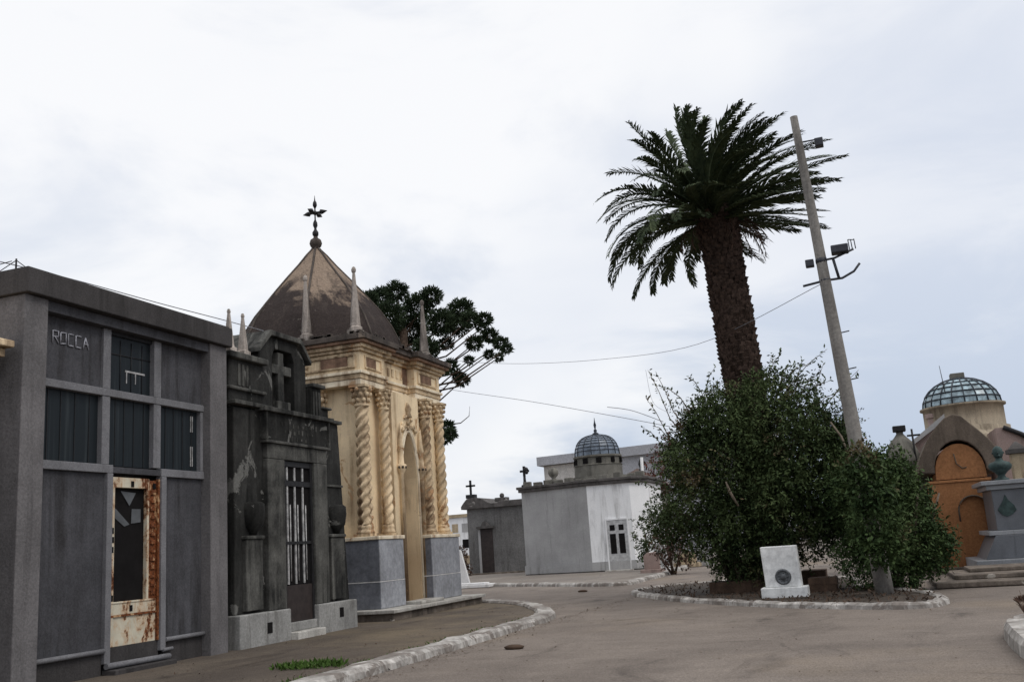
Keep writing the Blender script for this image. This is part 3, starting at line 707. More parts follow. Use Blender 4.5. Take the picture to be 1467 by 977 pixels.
# ------------------------------------------------------------------ objects by the chapel
mb = MB(); p0, p1 = gr(662, 838), gr(672, 832)
b0 = gr(664, 840); mb.prism([(b0.x-.25, 0), (b0.x+.28, 0), (b0.x-.05, 1.35), (b0.x-.22, 1.4)], 'y', b0.y, b0.y+.12)
solo('marble_slab', mb, 'marble', 'white marble slab leaning behind the cream chapel', 'slab', (b0.x, b0.y, 0), bevel=.01)
mb = MB(); b1 = gr(680, 842); mb.box(b1.x-.9, b1.x+.55, b1.y, b1.y+.7, 0, .12); mb.box(b1.x-.8, b1.x+.35, b1.y+.1, b1.y+.6, .12, .17)
solo('grave_slab', mb, 'marble', 'flat white grave slab on the ground beyond the cream chapel', 'grave', (b1.x, b1.y, 0), bevel=.02)

# ------------------------------------------------------------------ white mausoleum with glass dome
Y0 = 42.0
t = thing('mausoleum', 'whitewashed mausoleum with a slate blue ribbed glass dome', 'mausoleum', (-11.6, 43.5, 0))
foot = [(-15.0, 43.0), (-11.62, 42.0), (-9.72, 42.15), (-9.15, 42.9), (-9.15, 46.2), (-11, 47.4), (-15, 47.0)]
def inset(fp, k, c=(-11.9, 44.4)): return [(c[0]+(x-c[0])*k, c[1]+(y-c[1])*k) for x, y in fp]
mb = MB(); mb.prism(foot[0:2]+foot[4:], 'z', .45, 3.76); part('wall', mb, 'white_shade', t)  # shade of the left side is put into its grey colour
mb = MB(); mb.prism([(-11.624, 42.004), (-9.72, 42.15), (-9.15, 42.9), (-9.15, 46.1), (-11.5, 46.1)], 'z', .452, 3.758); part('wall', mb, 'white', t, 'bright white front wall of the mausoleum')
mb = MB(); mb.prism(inset(foot, 1.012), 'z', 0, .10); part('plinth', mb, 'dark_trim', t)
mb = MB(); mb.prism(inset(foot, 1.02), 'z', .102, .47); part('plinth', mb, 'white_shade', t)
mb = MB(); mb.prism(inset(foot, 1.045), 'z', 3.765, 3.9); mb.prism(inset(foot, 1.07), 'z', 3.902, 4.02); part('cornice', mb, 'dark_trim', t, bevel=.02)
mb = MB()
for i, (a, b_) in enumerate(((0, 1), (1, 2), (2, 3))):
    pa, pb = inset(foot, .97)[a], inset(foot, .97)[b_]
    n = max(2, int(((pa[0]-pb[0])**2+(pa[1]-pb[1])**2)**.5/.5))
    for k in range(n):
        q = k/n; x = pa[0]+(pb[0]-pa[0])*q; y = pa[1]+(pb[1]-pa[1])*q; mb.box(x, x+rnd(.2, .42), y, y+.3, 4.021, 4.03+rnd(.06, .24))
split('parapet_stone', mb, 'drum', t, .02)
# door of the white mausoleum
fd = (Vector((-9.72, 42.15, 0))-Vector((-11.62, 42.0, 0))).normalized(); fn = Vector((fd.y, -fd.x, 0)); o0 = Vector((-11.62, 42.0, 0))
def obox(mb, a0, a1, d0, d1, z0, z1):
    i = len(mb.v); 
    for z in (z0, z1):
        for d_ in (d0, d1):
            for a in (a0, a1): p = o0+fd*a+fn*d_; mb.v.append((p.x, p.y, z))
    mb.f += [tuple(i+k for k in q) for q in ((0, 2, 3, 1), (4, 5, 7, 6), (0, 1, 5, 4), (2, 6, 7, 3), (0, 4, 6, 2), (1, 3, 7, 5))]
mb = MB(); obox(mb, .78, 1.66, .0, .045, .05, 2.2); d = part('door', mb, 'grey_far', t, 'grey door with two tall dark panes')
d.data.materials[0] = plain('pale_grey_door', (.42, .42, .42), .7)
mb = MB()
for a in (.88, 1.27): obox(mb, a, a+.26, .04, .052, .78, 1.62); obox(mb, a+.02, a+.24, .04, .052, 1.76, 2.0)
split('door_pane', mb, 'void', d)
mb = MB(); obox(mb, .72, .777, .0, .06, .0, 2.27); obox(mb, 1.663, 1.72, .0, .06, 0, 2.27); obox(mb, .78, 1.66, .0, .065, 2.203, 2.27); part('door_frame', mb, 'white', d)
mb = MB(); obox(mb, .6, 1.8, .0, .35, 0, .1); part('step', mb, 'slab', t, bevel=.01)
# drum and dome
dc = at(857, 668, 44.6); DX, DY = dc.x, 44.6
mb = MB(); mb.lathe([(1.5, 4.02), (1.5, 4.25), (1.12, 4.28), (1.12, 4.78), (1.16, 4.8), (1.06, 4.84), (1.06, 5.12), (1.14, 5.16), (1.14, 5.24), (1.0, 5.25)], (DX, DY, 0), 20, False); dr_ = part('drum', mb, 'drum', t)
mb = MB()
for k in range(10): a = k*math.pi/5; mb.box(DX+1.03*math.cos(a)-.12, DX+1.03*math.cos(a)+.12, DY+1.03*math.sin(a)-.08, DY+1.03*math.sin(a)+.08, 4.86, 5.1)
split('drum_window', mb, 'void', dr_)
dprof = [(1.05*math.cos(a)**.72, 5.25+.98*math.sin(a)**.9) for a in [i*math.pi/2/9 for i in range(9)]]+[(.10, 6.26)]
mb = MB(); mb.lathe(dprof, (DX, DY, 0), 16, False); dm = part('dome', mb, 'dome_glass', t)
mb = MB()
for k in range(16): a = 2*math.pi*k/16; mb.tube([(DX+r*1.01*math.cos(a), DY+r*1.01*math.sin(a), z+.005) for r, z in dprof], .018, 5)
for r, z in dprof[1:-1:1]: mb.tube([(DX+r*1.012*math.cos(2*math.pi*k/24), DY+r*1.012*math.sin(2*math.pi*k/24), z) for k in range(25)], .015, 5)
part('dome_rib', mb, 'dome_rib', dm)
mb = MB(); mb.lathe([(.14, 6.24), (.16, 6.3), (.06, 6.36), (.09, 6.45), (.03, 6.52), (.07, 6.7), (.03, 6.85), (.01, 7.05)], (DX, DY, 0), 8); part('finial', mb, 'dome_rib', dm)
# roof cross and round ornament
c = at(752, 693, 43.4); mb = MB(); x, y, z = c.x, 43.4, 4.02
mb.lathe([(.18, 0), (.18, .1), (.09, .14), (.07, .3), (.06, .55)], (x, y, z), 8); mb.box(x-.05, x+.05, y-.05, y+.05, z+.5, z+.98); mb.box(x-.2, x+.24, y-.045, y+.045, z+.70, z+.80); mb.ball((x+.08, y, z+.8), .14, 8); mb.ball((x+.14, y-.05, z+.68), .09, 8)
part('cross', mb, 'iron', t)
c = at(792, 681, 43.0); mb = MB(); mb.lathe([(.25, 4.02), (.2, 4.2), (.08, 4.28), (.2, 4.42), (.25, 4.55), (.2, 4.7), (.05, 4.78)], (c.x, 43.1, 0), 12); part('urn', mb, 'drum', t)

# ------------------------------------------------------------------ low grey mausoleum beside it
t = thing('mausoleum', 'low dark grey mausoleum with curved gable and black cross, left of the white one', 'mausoleum', (-19, 50, 0))
Y1 = 49.6
xl, xr = at(671, 770, Y1).x, at(750, 770, Y1).x
pts = [(xl, 0), (xr+.4, 0), (xr+.4, 3.75), (xr-.6, 3.72), (xl+1.7, 3.7)]
top = [(xl+1.45, 3.72), (xl+1.2, 3.85), (xl+.9, 4.05), (xl+.55, 4.1), (xl+.1, 4.05), (xl-.1, 3.85), (xl-.25, 3.66)]
mb = MB(); mb.box(xl, xr+.6, Y1, Y1+3.5, 0, 3.5); part('wall', mb, 'grey_far', t)
mb = MB(); mb.prism([(xl-.25, 3.502), (xr+.6, 3.502), (xr+.6, 3.82), (xr-1.2, 3.82), (xr-1.25, 3.74), (xl+1.5, 3.72)]+top[1:], 'y', Y1-.22, Y1+3.6); part('gable', mb, 'dark_trim', t, bevel=.02)
x = at(674, 705, Y1).x; mb = MB(); mb.box(x-.25, x+.25, Y1-.1, Y1+.3, 4.08, 4.28); mb.box(x-.05, x+.05, Y1, Y1+.1, 4.282, 5.05); mb.box(x-.26, x+.26, Y1, Y1+.096, 4.70, 4.80); part('cross', mb, 'iron', t)
x0, x1 = at(689, 770, Y1).x, at(706, 770, Y1).x
mb = MB(); mb.box(x0, x1, Y1-.04, Y1+.05, .15, 2.42); d = part('door', mb, 'door_wood', t)
mb = MB(); mb.box(x0-.16, x1+.1, Y1-.25, Y1, 2.43, 2.55); mb.prism([(x0+.05, 2.552), (x1-.1, 2.552), (x1-.3, 2.8), (x0+.2, 2.8)], 'y', Y1-.12, Y1); part('door_hood', mb, 'dark_trim', t)
mb = MB(); mb.box(x0-.13, x0-.003, Y1-.06, Y1+.02, 0, 2.42); split('door_jamb', mb, 'white_shade', d)
c = at(716, 712, Y1); mb = MB(); mb.box(c.x-.3, c.x+.35, Y1, Y1+.5, 3.8, 4.0); mb.ball((c.x+.05, Y1+.2, 4.1), .14, 8); part('roof_ornament', mb, 'dark_trim', t)
mb = MB(); mb.box(xl-.3, xr+.6, Y1-.7, Y1-.001, 0, .12); part('step', mb, 'slab_side', t)

# ------------------------------------------------------------------ niche wall far left
t = thing('niche_wall', 'pale wall of burial niches between the cream chapel and the grey mausoleum', 'niche wall', (-26, 60, 0))
Y2 = 60.0; xa, xb = at(600, 770, Y2).x, at(690, 770, Y2).x
mb = MB(); mb.box(xa, xb, Y2, Y2+3, 0, 3.5); part('wall', mb, 'white', t)
mb = MB(); mb.box(xa-.1, xb+.1, Y2-.12, Y2+3.1, 3.5, 3.7); part('coping', mb, 'ochre', t)
for j in range(3):
    for i in range(6):
        x = xa+.35+i*(xb-xa-.3)/6; mb = MB(); mb.box(x, x+.42, Y2-.02, Y2+.02, .5+j*1.02, 1.05+j*1.02); part('niche', mb, 'void' if (i+j*3) % 4 == 3 else 'ochre' if (i+j) % 3 else 'white_shade', t)
mb = MB(); c = gr(664, 828)
for k in range(5): blob(mb, (at(662, 800, 48).x+rnd(-.4, .5), 48+rnd(-.2, .2), .3+k*.28), (.35, .35, .22), 60, .12, .06)
solo('shrub', mb, 'brownleaf', 'straggly grey brown shrub at the left corner of the low grey mausoleum', 'shrub', (at(662, 800, 48).x, 48, 0))

# ------------------------------------------------------------------ big building behind
t = thing('building', 'long pale flat roofed building far behind the white mausoleum', 'building', (-20, 92, 0))
A, B = at(778, 655, 92), at(960, 636, 88)
zt_ = A.z
mb = MB(); pl = [(A.x, 92), (at(845, 650, 91).x, 90.6), (B.x+9, 88), (B.x+9, 110), (A.x, 110)]
xm = at(866, 650, 91).x
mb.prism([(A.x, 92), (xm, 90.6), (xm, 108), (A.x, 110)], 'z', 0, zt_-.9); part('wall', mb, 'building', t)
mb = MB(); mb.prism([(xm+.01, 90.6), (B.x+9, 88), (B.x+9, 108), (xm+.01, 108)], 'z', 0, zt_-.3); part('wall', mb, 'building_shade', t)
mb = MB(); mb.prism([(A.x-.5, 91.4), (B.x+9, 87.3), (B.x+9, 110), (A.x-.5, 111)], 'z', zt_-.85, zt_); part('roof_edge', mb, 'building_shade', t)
mb = MB()
for k in range(5): x = A.x+1.0+k*1.15; mb.box(x, x+.5, 91.7-.23*k*.4-.35, 92, 4.5, 6.2)
part('window', mb, 'glass', t)

# ------------------------------------------------------------------ low roofs and plants behind the white mausoleum
t = thing('mausoleum', 'small mausoleum with a brown pyramid roof behind the white domed one', 'mausoleum', (at(905, 680, 50).x, 52, 0))
cx_ = at(905, 680, 50).x
mb = MB(); mb.box(cx_-1.5, cx_+1.3, 50, 53, 0, 4.0); part('wall', mb, 'drum', t)
mb = MB(); mb.lathe([(2.3, 4.0), (.15, 4.95), (.05, 5.0)], (cx_, 51.5, 0), 4, False, R_(45)); part('roof', mb, 'brownroof', t)
mb = MB(); c = at(912, 660, 49); mb.lathe([(.12, 4.0), (.14, 4.8), (.1, 4.9), (.16, 5.1), (.1, 5.3), (.03, 5.4)], (c.x, 50.0, 0), 8); part('finial', mb, 'iron', t)
mb = MB(); c0, c1_ = at(928, 800, 46), at(919, 655, 46)
mb.tube([(c0.x, 46, 0), c1_.lerp(c0, .5), c1_], [.09, .08, .07], 8); solo('post', mb, 'marble', 'thin white post standing right of the white mausoleum', 'post', (c0.x, 46, 0))
def tree(name, label, cat, x, y, trunk, blobs, mat, group=None, n=120, L=.16, W=.08):
    t = thing(name, label, cat, (x, y, 0), group)
    mb = MB()
    for pth, r0, r1 in trunk:
        k = len(pth); mb.tube(pth, [r0+(r1-r0)*i/(k-1) for i in range(k)], 7)
    part('trunk', mb, 'bark', t)
    mb = MB()
    for c, r in blobs: blob(mb, c, r, int(n*r[0]*r[2]*2.2), L, W, .35, .25)
    part('crown', mb, mat, t); return t
cx_ = at(950, 700, 47).x
tree('tree', 'reddish leaved thin tree between the white mausoleum and the big shrub', 'tree', cx_, 47, [([(cx_, 47, 0), (cx_-.1, 47, 2), (cx_-.3, 47, 4)], .12, .05), ([(cx_-.05, 47, 1.4), (cx_+.5, 47, 3.4)], .07, .03)],
     [(at(945, 665, 47), (.8, .8, .6)), (at(935, 700, 47), (.6, .7, .7)), (at(960, 690, 47), (.7, .7, .8)), (at(940, 735, 47), (.6, .6, .6)), (at(955, 640, 47), (.5, .5, .5))], 'redleaf', n=70)
cx_ = at(962, 790, 36).x
tree('shrub', 'brown leafed shrub on the kerbed bed behind the island', 'shrub', cx_, 36, [([(cx_, 36, 0), (cx_-.15, 36, .9)], .06, .03), ([(cx_+.05, 36, 0), (cx_+.35, 36, .9)], .05, .02), ([(cx_-.05, 36, 0), (cx_-.5, 36, .7)], .05, .02)],
     [(at(955, 785, 36), (.55, .5, .6)), (at(975, 780, 36), (.5, .5, .55)), (at(968, 800, 36), (.6, .5, .4))], 'brownleaf', n=170, L=.11, W=.06)
cx_ = at(925, 770, 40).x
tree('shrub', 'green shrub growing against the right corner of the white mausoleum', 'shrub', cx_, 40, [([(cx_, 40, 0), (cx_, 40, 1.5)], .07, .03)],
     [(at(925, 765, 40), (.5, .5, .9)), (at(935, 790, 40), (.6, .5, .6)), (at(938, 740, 40), (.5, .5, .7))], 'bushleaf', n=170, L=.12, W=.06)
for i, (px, py, w, h, m_, lab) in enumerate(((948, 818, .5, 1.1, 'marble', 'pale upright gravestone left of the brown shrub'), (985, 812, .8, .6, 'ochre', 'low ochre grave block right of the brown shrub'), (1008, 808, .55, .95, 'white_shade', 'grey white gravestone at the back of the kerbed bed'), (935, 822, .6, .8, 'pink', 'dull pink tombstone beside the white mausoleum'))):
    b = gr(px, py); b.y = min(b.y, 44); b = at(px, py, b.y); mb = MB(); x, y = b.x, b.y
    mb.box(x-w*.7, x+w*.7, y-.2, y+.5, 0, .18); mb.prism([(x-w/2, .18), (x+w/2, .18), (x+w/2, h*.85), (x+w*.25, h), (x-w*.25, h), (x-w/2, h*.85)], 'y', y, y+.16)
    solo('gravestone', mb, m_, lab, 'gravestone', (x, y, 0), bevel=.015)
# far cemetery boundary behind everything
t = thing('boundary_wall', 'long low grey boundary wall at the far end of the cemetery', 'wall', (0, 120, 0))
mb = MB(); mb.box(-140, 120, 120, 120.4, 0, 3.2); part('wall', mb, 'grey_far', t)
mb = MB(); mb.box(-140, 120, 119.9, 120.5, 3.2, 3.4); part('coping', mb, 'dark_trim', t)

# ------------------------------------------------------------------ araucaria behind the chapel
YA = 36.0
tx = at(575, 560, YA).x
t = thing('araucaria_tree', 'dark araucaria with pompom clumps rising behind the cream chapel', 'tree', (tx, YA, 0))
CL = [(545, 428, 26), (568, 418, 22), (598, 440, 30), (556, 455, 34), (588, 475, 34), (618, 424, 20), (632, 462, 28), (660, 445, 25), (655, 465, 24), (672, 458, 16), (694, 458, 13), (690, 470, 8), (702, 481, 14), (680, 492, 15), (718, 492, 13), (726, 500, 8), (640, 492, 12), (672, 516, 7), (646, 524, 12), (636, 530, 9), (662, 545, 12), (655, 538, 9), (640, 612, 13), (646, 622, 10), (638, 628, 11), (548, 480, 30), (528, 430, 18), (610, 500, 24), (700, 508, 7), (715, 512, 6), (560, 520, 22), (545, 560, 20), (600, 540, 22), (575, 600, 22)]
br = MB(); nd = MB()
br.tube([(tx, YA, 0), (tx+.05, YA, 6), at(578, 470, YA)], [.45, .34, .15], 10)
for i, (px, py, r) in enumerate(CL):
    dY_ = rnd(-1.3, 1.3); c = at(px, py, YA+dY_); rr = r*.9*YA/F
    base = at(578, min(py+45+abs(px-578)*.10, 640), YA); midp = base.lerp(c, .55)+Vector((0, 0, -.10*(c-base).length))
    br.tube([base, midp, c], [.05, .035, .02], 5)
    n = int(90+4200*rr*rr)
    for _ in range(n):
        u = rvec(); p = c+Vector((u.x, u.y, u.z*.85))*rr*rnd(.35, .95); d_ = (u+Vector((0, 0, .25))+rvec()*.5).normalized()
        leaf(nd, p, d_, rvec(), rnd(.10, .2), rnd(.035, .06))
        if random.random() < .5: leaf(nd, p, (d_+rvec()*.6).normalized(), rvec(), rnd(.1, .2), .045)
br.tube([at(645, 608, YA), at(660, 606, YA), at(672, 596, YA), at(673, 582, YA)], [.03, .022, .016, .008], 5)
part('trunk', br, 'bark', t); part('crown', nd, 'araucaria', t)

# ------------------------------------------------------------------ palm
PX, PY = -2.52, 24.0
t = thing('palm_tree', 'tall date palm with windblown fronds rising from the island shrub', 'palm tree', (PX, PY, 0))
mb = MB(); rows = []; zt_ = 8.75
for i in range(90):
    z = 10.0*i/89-.3 if False else 9.3*i/89
    r = .50-.06*min(1, z/4)+.06*max(0, (z-7.6)/1.7)+rnd(-.015, .02)
    cx_ = PX+.14-.03*z+.05*math.sin(z*.4)
    rows.append([(cx_+(r+.025*math.sin(5*(2*math.pi*k/20)+z*9))*math.cos(2*math.pi*k/20), PY+(r+.025*math.sin(5*(2*math.pi*k/20)+z*9))*math.sin(2*math.pi*k/20), z) for k in range(20)])
mb.grid(rows)
for i in range(900):                                            # old leaf bases in a spiral
    z = 1.0+8.2*i/900; a = i*2.39996; r = .44+.06*max(0, (z-7.6)/1.7)
    cx_ = PX+.14-.03*z+.05*math.sin(z*.4)
    u = Vector((math.cos(a), math.sin(a), 0)); s = Vector((-u.y, u.x, 0)); p = Vector((cx_, PY, z))+u*r
    w, h, o = rnd(.07, .11), rnd(.08, .14), rnd(.03, .10)
    q = [p-s*w-Vector((0, 0, h)), p+s*w-Vector((0, 0, h)), p+s*w*.7+u*o+Vector((0, 0, h*.3)), p-s*w*.7+u*o+Vector((0, 0, h*.3)), p-s*w*.6+Vector((0, 0, h*.6)), p+s*w*.6+Vector((0, 0, h*.6))]
    i0 = len(mb.v); mb.v += [tuple(x) for x in q]; mb.f += [(i0, i0+1, i0+2, i0+3), (i0+3, i0+2, i0+5, i0+4), (i0, i0+3, i0+4), (i0+1, i0+5, i0+2)]
part('trunk', mb, 'palmbark', t)
mb = MB(); rc = MB()
top = Vector((PX-.24, PY, 9.45))
wind = Vector((1.0, .1, .16))
NF = 112
for i in range(NF):
    az = i*2.39996+rnd(-.15, .15); q = i/NF
    el = R_(74-82*q**.9+rnd(-9, 9))
    d_ = Vector((math.cos(az)*math.cos(el), math.sin(az)*math.cos(el), math.sin(el)))
    Ln = rnd(2.75, 3.3)*(1-.10*q)*(.80+.20*min(1, q*2.2))*(1-.22*max(0, q-.65)/.35); Ln *= 1+.13*max(0, -d_.x)+.06*max(0, d_.x); p = top+Vector((d_.x*.25, d_.y*.25, -.5*q)); n = 26; st = Ln/n
    pts = [p.copy()]; dirs = [d_.copy()]
    drop = rnd(.030, .052)*(1.15+.85*max(0, -d_.x+.15))*(1-.5*max(0, d_.x))*(1-.45*max(0, q-.5)/.5); wv = rnd(.016, .036)
    for k in range(n):
        d_ = (d_+Vector((0, 0, -1))*drop*(.25+k/n)+wind*wv*(.3+k/n)).normalized(); p = p+d_*st; pts.append(p.copy()); dirs.append(d_.copy())
    rc.tube(pts[::3]+[pts[-1]], [.035*(1-j/ (len(pts[::3])+1))+.005 for j in range(len(pts[::3])+1)], 4)
    roll = rnd(-.5, .5)
    for k in range(2, n+1):
        dd = dirs[k]; sd = dd.cross(Vector((0, 0, 1)))
        if sd.length < .05: sd = Vector((1, 0, 0))
        sd.normalize(); nn = sd.cross(dd).normalized()
        sd, nn = sd*math.cos(roll)+nn*math.sin(roll), nn*math.cos(roll)-sd*math.sin(roll)
        u = k/n; ll = .43*(math.sin(math.pi*(.12+.80*u))**.7)*rnd(.85, 1.1)
        for sgn in (-1, 1):
            for h_ in (0, .5):
                b = pts[k]-dirs[k]*st*h_
                ld = (dd*1.15+sd*sgn*.72+nn*.32+Vector((0, 0, -.10))+wind*.12+rvec()*.16).normalized()
                l2 = (ld+Vector((0, 0, -.50))+wind*.22+rvec()*.18).normalized(); w = .024*rnd(.7, 1.2); sx = ld.cross(nn).normalized()*w; lq = ll*rnd(.75, 1.12)
                mm_ = b+ld*lq*.55; mb.face(b-sx*.6, mm_-sx, mm_+sx, b+sx*.6); mb.face(mm_-sx, mm_+l2*lq*.5, mm_+sx)
DF = MB()
for k in range(11):                                             # dead fronds hanging under the crown
    a = rnd(0, 6.28); u = Vector((math.cos(a), math.sin(a), 0)); p = Vector((PX-.1, PY, rnd(8.75, 9.1)))+u*.45; d_ = (u*.9+Vector((0, 0, rnd(-.2, .5)))).normalized(); pts = [p.copy()]
    for j in range(9):
        d_ = (d_+Vector((0, 0, -.28))+wind*.03).normalized(); p = p+d_*rnd(.08, .13); pts.append(p.copy())
    DF.tube(pts, .012, 4)
    for q_ in pts[2:]:
        for j in range(4): leaf(DF, q_, (Vector((0, 0, -1))+rvec()*.55+wind*.2).normalized(), rvec(), rnd(.12, .26), .022)
part('dead_fronds', DF, 'brownleaf', t)
part('frond_stalks', rc, 'palmleaf', t); part('crown', mb, 'palmleaf', t)

# ------------------------------------------------------------------ big shrub on the island
YB = 22.3
t = thing('shrub', 'large tangled green and brown shrub around the palm trunk', 'shrub', (-2.6, YB, 0))
mb = MB()
BL = [(1015, 640, 50, 66, 1.1), (1065, 605, 66, 55, 1.2), (1110, 612, 70, 66, 1.3), (1150, 660, 75, 80, 1.3), (1060, 680, 100, 90, 1.5), (1003, 720, 46, 58, 1.1), (1110, 730, 95, 70, 1.4), (1030, 760, 72, 50, 1.2), (990, 650, 35, 60, .8), (1095, 575, 46, 36, .9), (1185, 700, 50, 70, 1.0), (1095, 785, 45, 40, 1.0), (968, 748, 26, 26, .7), (1020, 600, 45, 42, .9), (1150, 755, 40, 45, .9), (1055, 805, 35, 30, .8), (955, 755, 20, 20, .5), (1205, 745, 40, 45, .8), (1190, 660, 38, 50, .9), (1215, 700, 35, 50, .8), (1180, 622, 34, 36, .7), (1205, 655, 30, 42, .6)]
for px, py, rx, rz, ry in BL:
    c = at(px, py, YB); s = YB/F; blob(mb, c, (rx*s, ry, rz*s), int(rx*rz*.26), .082, .042, .40, .35, 5)
TW = [((960, 600), (928, 530)), ((965, 590), (940, 535)), ((975, 570), (945, 556)), ((955, 620), (925, 570)), ((950, 640), (920, 612)), ((1010, 560), (1025, 525)), ((1100, 540), (1120, 505)), ((1120, 545), (1165, 520)), ((1130, 555), (1185, 500)), ((1150, 570), (1190, 545)), ((1160, 590), (1205, 560)), ((1170, 600), (1230, 530)), ((1140, 560), (1150, 515)), ((1005, 562), (985, 540)), ((1180, 620), (1215, 580)), ((940, 700), (905, 690)), ((1110, 540), (1105, 508)), ((1165, 580), (1180, 520)), ((1130, 550), (1140, 528)), ((1175, 600), (1210, 570)), ((1150, 560), (1175, 535)), ((955, 625), (935, 610)), ((1185, 625), (1228, 605)), ((1120, 540), (1138, 522))]
tw = MB()
for (a, b_) in TW:
    p, q = at(a[0], a[1], YB-.3), at(b_[0], b_[1], YB-.3+rnd(-.3, .3)); q0 = p.lerp(q, .5)+Vector((0, 0, .08))
    tw.tube([Vector((-2.6, YB+.5, 1.9)), p, q0, q], [.02, .012, .008, .004], 4)
    for k in range(9):
        r = p.lerp(q, k/9)+Vector((0, 0, .07*math.sin(math.pi*k/9)))
        if random.random() < .8: spray(mb, r, ((q-p).normalized()+rvec()*.6).normalized(), .12, 3, .10, .05)
for k in range(9):
    a = k*.7; b_ = Vector((-2.6+.5*math.cos(a), YB+.5+.3*math.sin(a), 0)); tw.tube([b_, b_+Vector((.3*math.cos(a), .2*math.sin(a), 1.0)), b_+Vector((.7*math.cos(a), .3*math.sin(a), 2.0))], [.06, .045, .02], 6)
b1 = MB(); b1.tube([at(1190, 605, 21.4), at(1205, 625, 21.2), at(1216, 652, 21.2)], [.02, .025, .02], 5); part('branch', b1, 'twig', t)
b1 = MB(); b1.tube([at(1040, 690, 21.0), at(1046, 705, 20.9), at(1058, 725, 20.9)], [.02, .035, .02], 5); part('branch', b1, 'twig', t)
part('stems', tw, 'twig', t); part('foliage', mb, 'bushleaf', t)
YC = 20.3
t = thing('shrub', 'rounded darker green shrub overhanging the right end of the island', 'shrub', (.35, YC, 0))
mb = MB()
BL2 = [(1260, 700, 55, 55, .8), (1285, 714, 36, 42, .8), (1288, 762, 58, 55, 1.1), (1252, 742, 38, 56, .9), (1328, 785, 32, 34, .8), (1270, 800, 62, 40, .9), (1308, 757, 38, 42, .9), (1265, 805, 24, 22, .6), (1240, 700, 40, 50, .7), (1342, 785, 18, 26, .5), (1265, 676, 34, 24, .6), (1262, 674, 20, 18, .5)]
for px, py, rx, rz, ry in BL2:
    Yq = YC+.55; c = at(px, py, Yq); s = Yq/F; blob(mb, c, (rx*s, ry*.75, rz*s), int(rx*rz*.30), .080, .040, .38, .35, 4)
for k in range(26):
    px = rnd(1255, 1340); p = at(px, 675+max(0, px-1270)*.75, YC+.5); spray(mb, p, Vector((rnd(-.4, .4), rnd(-.3, .3), 1)).normalized(), rnd(.2, .5), 6, .1, .05)
for px, py, rx, rz, ry in ((1245, 700, 30, 36, .45), (1258, 745, 34, 40, .45), (1265, 785, 26, 26, .4), (1232, 665, 22, 26, .4)):
    Yq = 18.75; c = at(px, py, Yq); s = Yq/F; blob(mb, c, (rx*s, ry*.75, rz*s), int(rx*rz*.26), .10, .05, .3, .3)
part('foliage', mb, 'bushleaf2', t)
mb = MB()
for k in range(6):
    a = k*1.05; b_ = Vector((.45+.15*math.cos(a), YC+.7+.15*math.sin(a), 0)); mb.tube([b_, b_+Vector((.3*math.cos(a), .3*math.sin(a), .8)), b_+Vector((.7*math.cos(a), .5*math.sin(a), 1.8))], [.05, .04, .02], 6)
part('stems', mb, 'twig', t)

# ------------------------------------------------------------------ utility pole
b0 = gr(1269, 855); Yp = b0.y; tp = at(1137, 168, Yp)
t = thing('utility_pole', 'leaning grey concrete utility pole with lamp brackets on the island', 'utility pole', (b0.x, Yp, 0))
ax = (tp-b0); mb = MB()
mb.tube([b0-Vector((0, 0, .02))]+[b0+ax*k/14 for k in range(1, 15)], [.165-.09*k/14 for k in range(15)], 14); part('pole', mb, 'pole', t)
def onpole(py):
    k = (855-py)/(855-168); k = k*1.0
    # solve height on the axis that projects to this row
    lo, hi = 0.0, 1.0
    for _ in range(30):
        m_ = (lo+hi)/2; p = b0+ax*m_; c = RM.transposed() @ (p-Vector((0, 0, H))); y = CY-F*c.y/-c.z
        if y > py: lo = m_
        else: hi = m_
    return b0+ax*lo
p1, p2 = onpole(374), onpole(402)
RX = Vector((1, 0, 0)); UP = ax.normalized()
mb = MB(); mb.tube([p1-RX*.05, p1+RX*.25+UP*.02, p1+RX*.62+UP*.14], .022, 6); mb.tube([p2-RX*.42-UP*.05, p2+RX*.0, p2+RX*.32, p2+RX*.55+UP*.10, p2+RX*.68+UP*.24], .024, 6)
mb.tube([p1+RX*.22, p2+RX*.26+UP*.0], .03, 6); mb.lathe([(.105, -.05), (.11, 0), (.105, .05)], p2, 12); mb.lathe([(.105, -.05), (.11, 0), (.105, .05)], p1, 12)
br_ = part('bracket', mb, 'lampbox', t)
mb = MB(); c = p1+RX*.36+UP*.16; mb.box(c.x-.15, c.x+.17, c.y-.12, c.y+.12, c.z-.07, c.z+.09); part('lamp', mb, 'lampbox', t, bevel=.02)
mb = MB(); c = p1-RX*.22-UP*.02; mb.box(c.x-.08, c.x+.08, c.y-.08, c.y+.08, c.z-.07, c.z+.07); part('junction_box', mb, 'lampbox', t, bevel=.015)
mb = MB(); c = p1+RX*.60+UP*.22
for dx in (-.05, 0, .06): mb.tube([c+RX*dx-UP*.08, c+RX*dx+UP*.12], .010, 5)
mb.tube([c-RX*.05+UP*.12, c+RX*.06+UP*.10], .010, 5); part('insulator_rack', mb, 'lampbox', t)
p3 = onpole(205); mb = MB(); mb.box(p3.x+.30, p3.x+.46, p3.y-.1, p3.y+.1, p3.z-.16, p3.z+.0); mb.tube([p3, p3+RX*.34], .02, 5); part('lamp', mb, 'lampbox', t, bevel=.02)
mb = MB()
for py in (478, 530, 545): p = onpole(py); mb.tube([p+RX*.08, p+RX*.26+UP*.02], .012, 5)
split('step_peg', mb, 'iron', t)

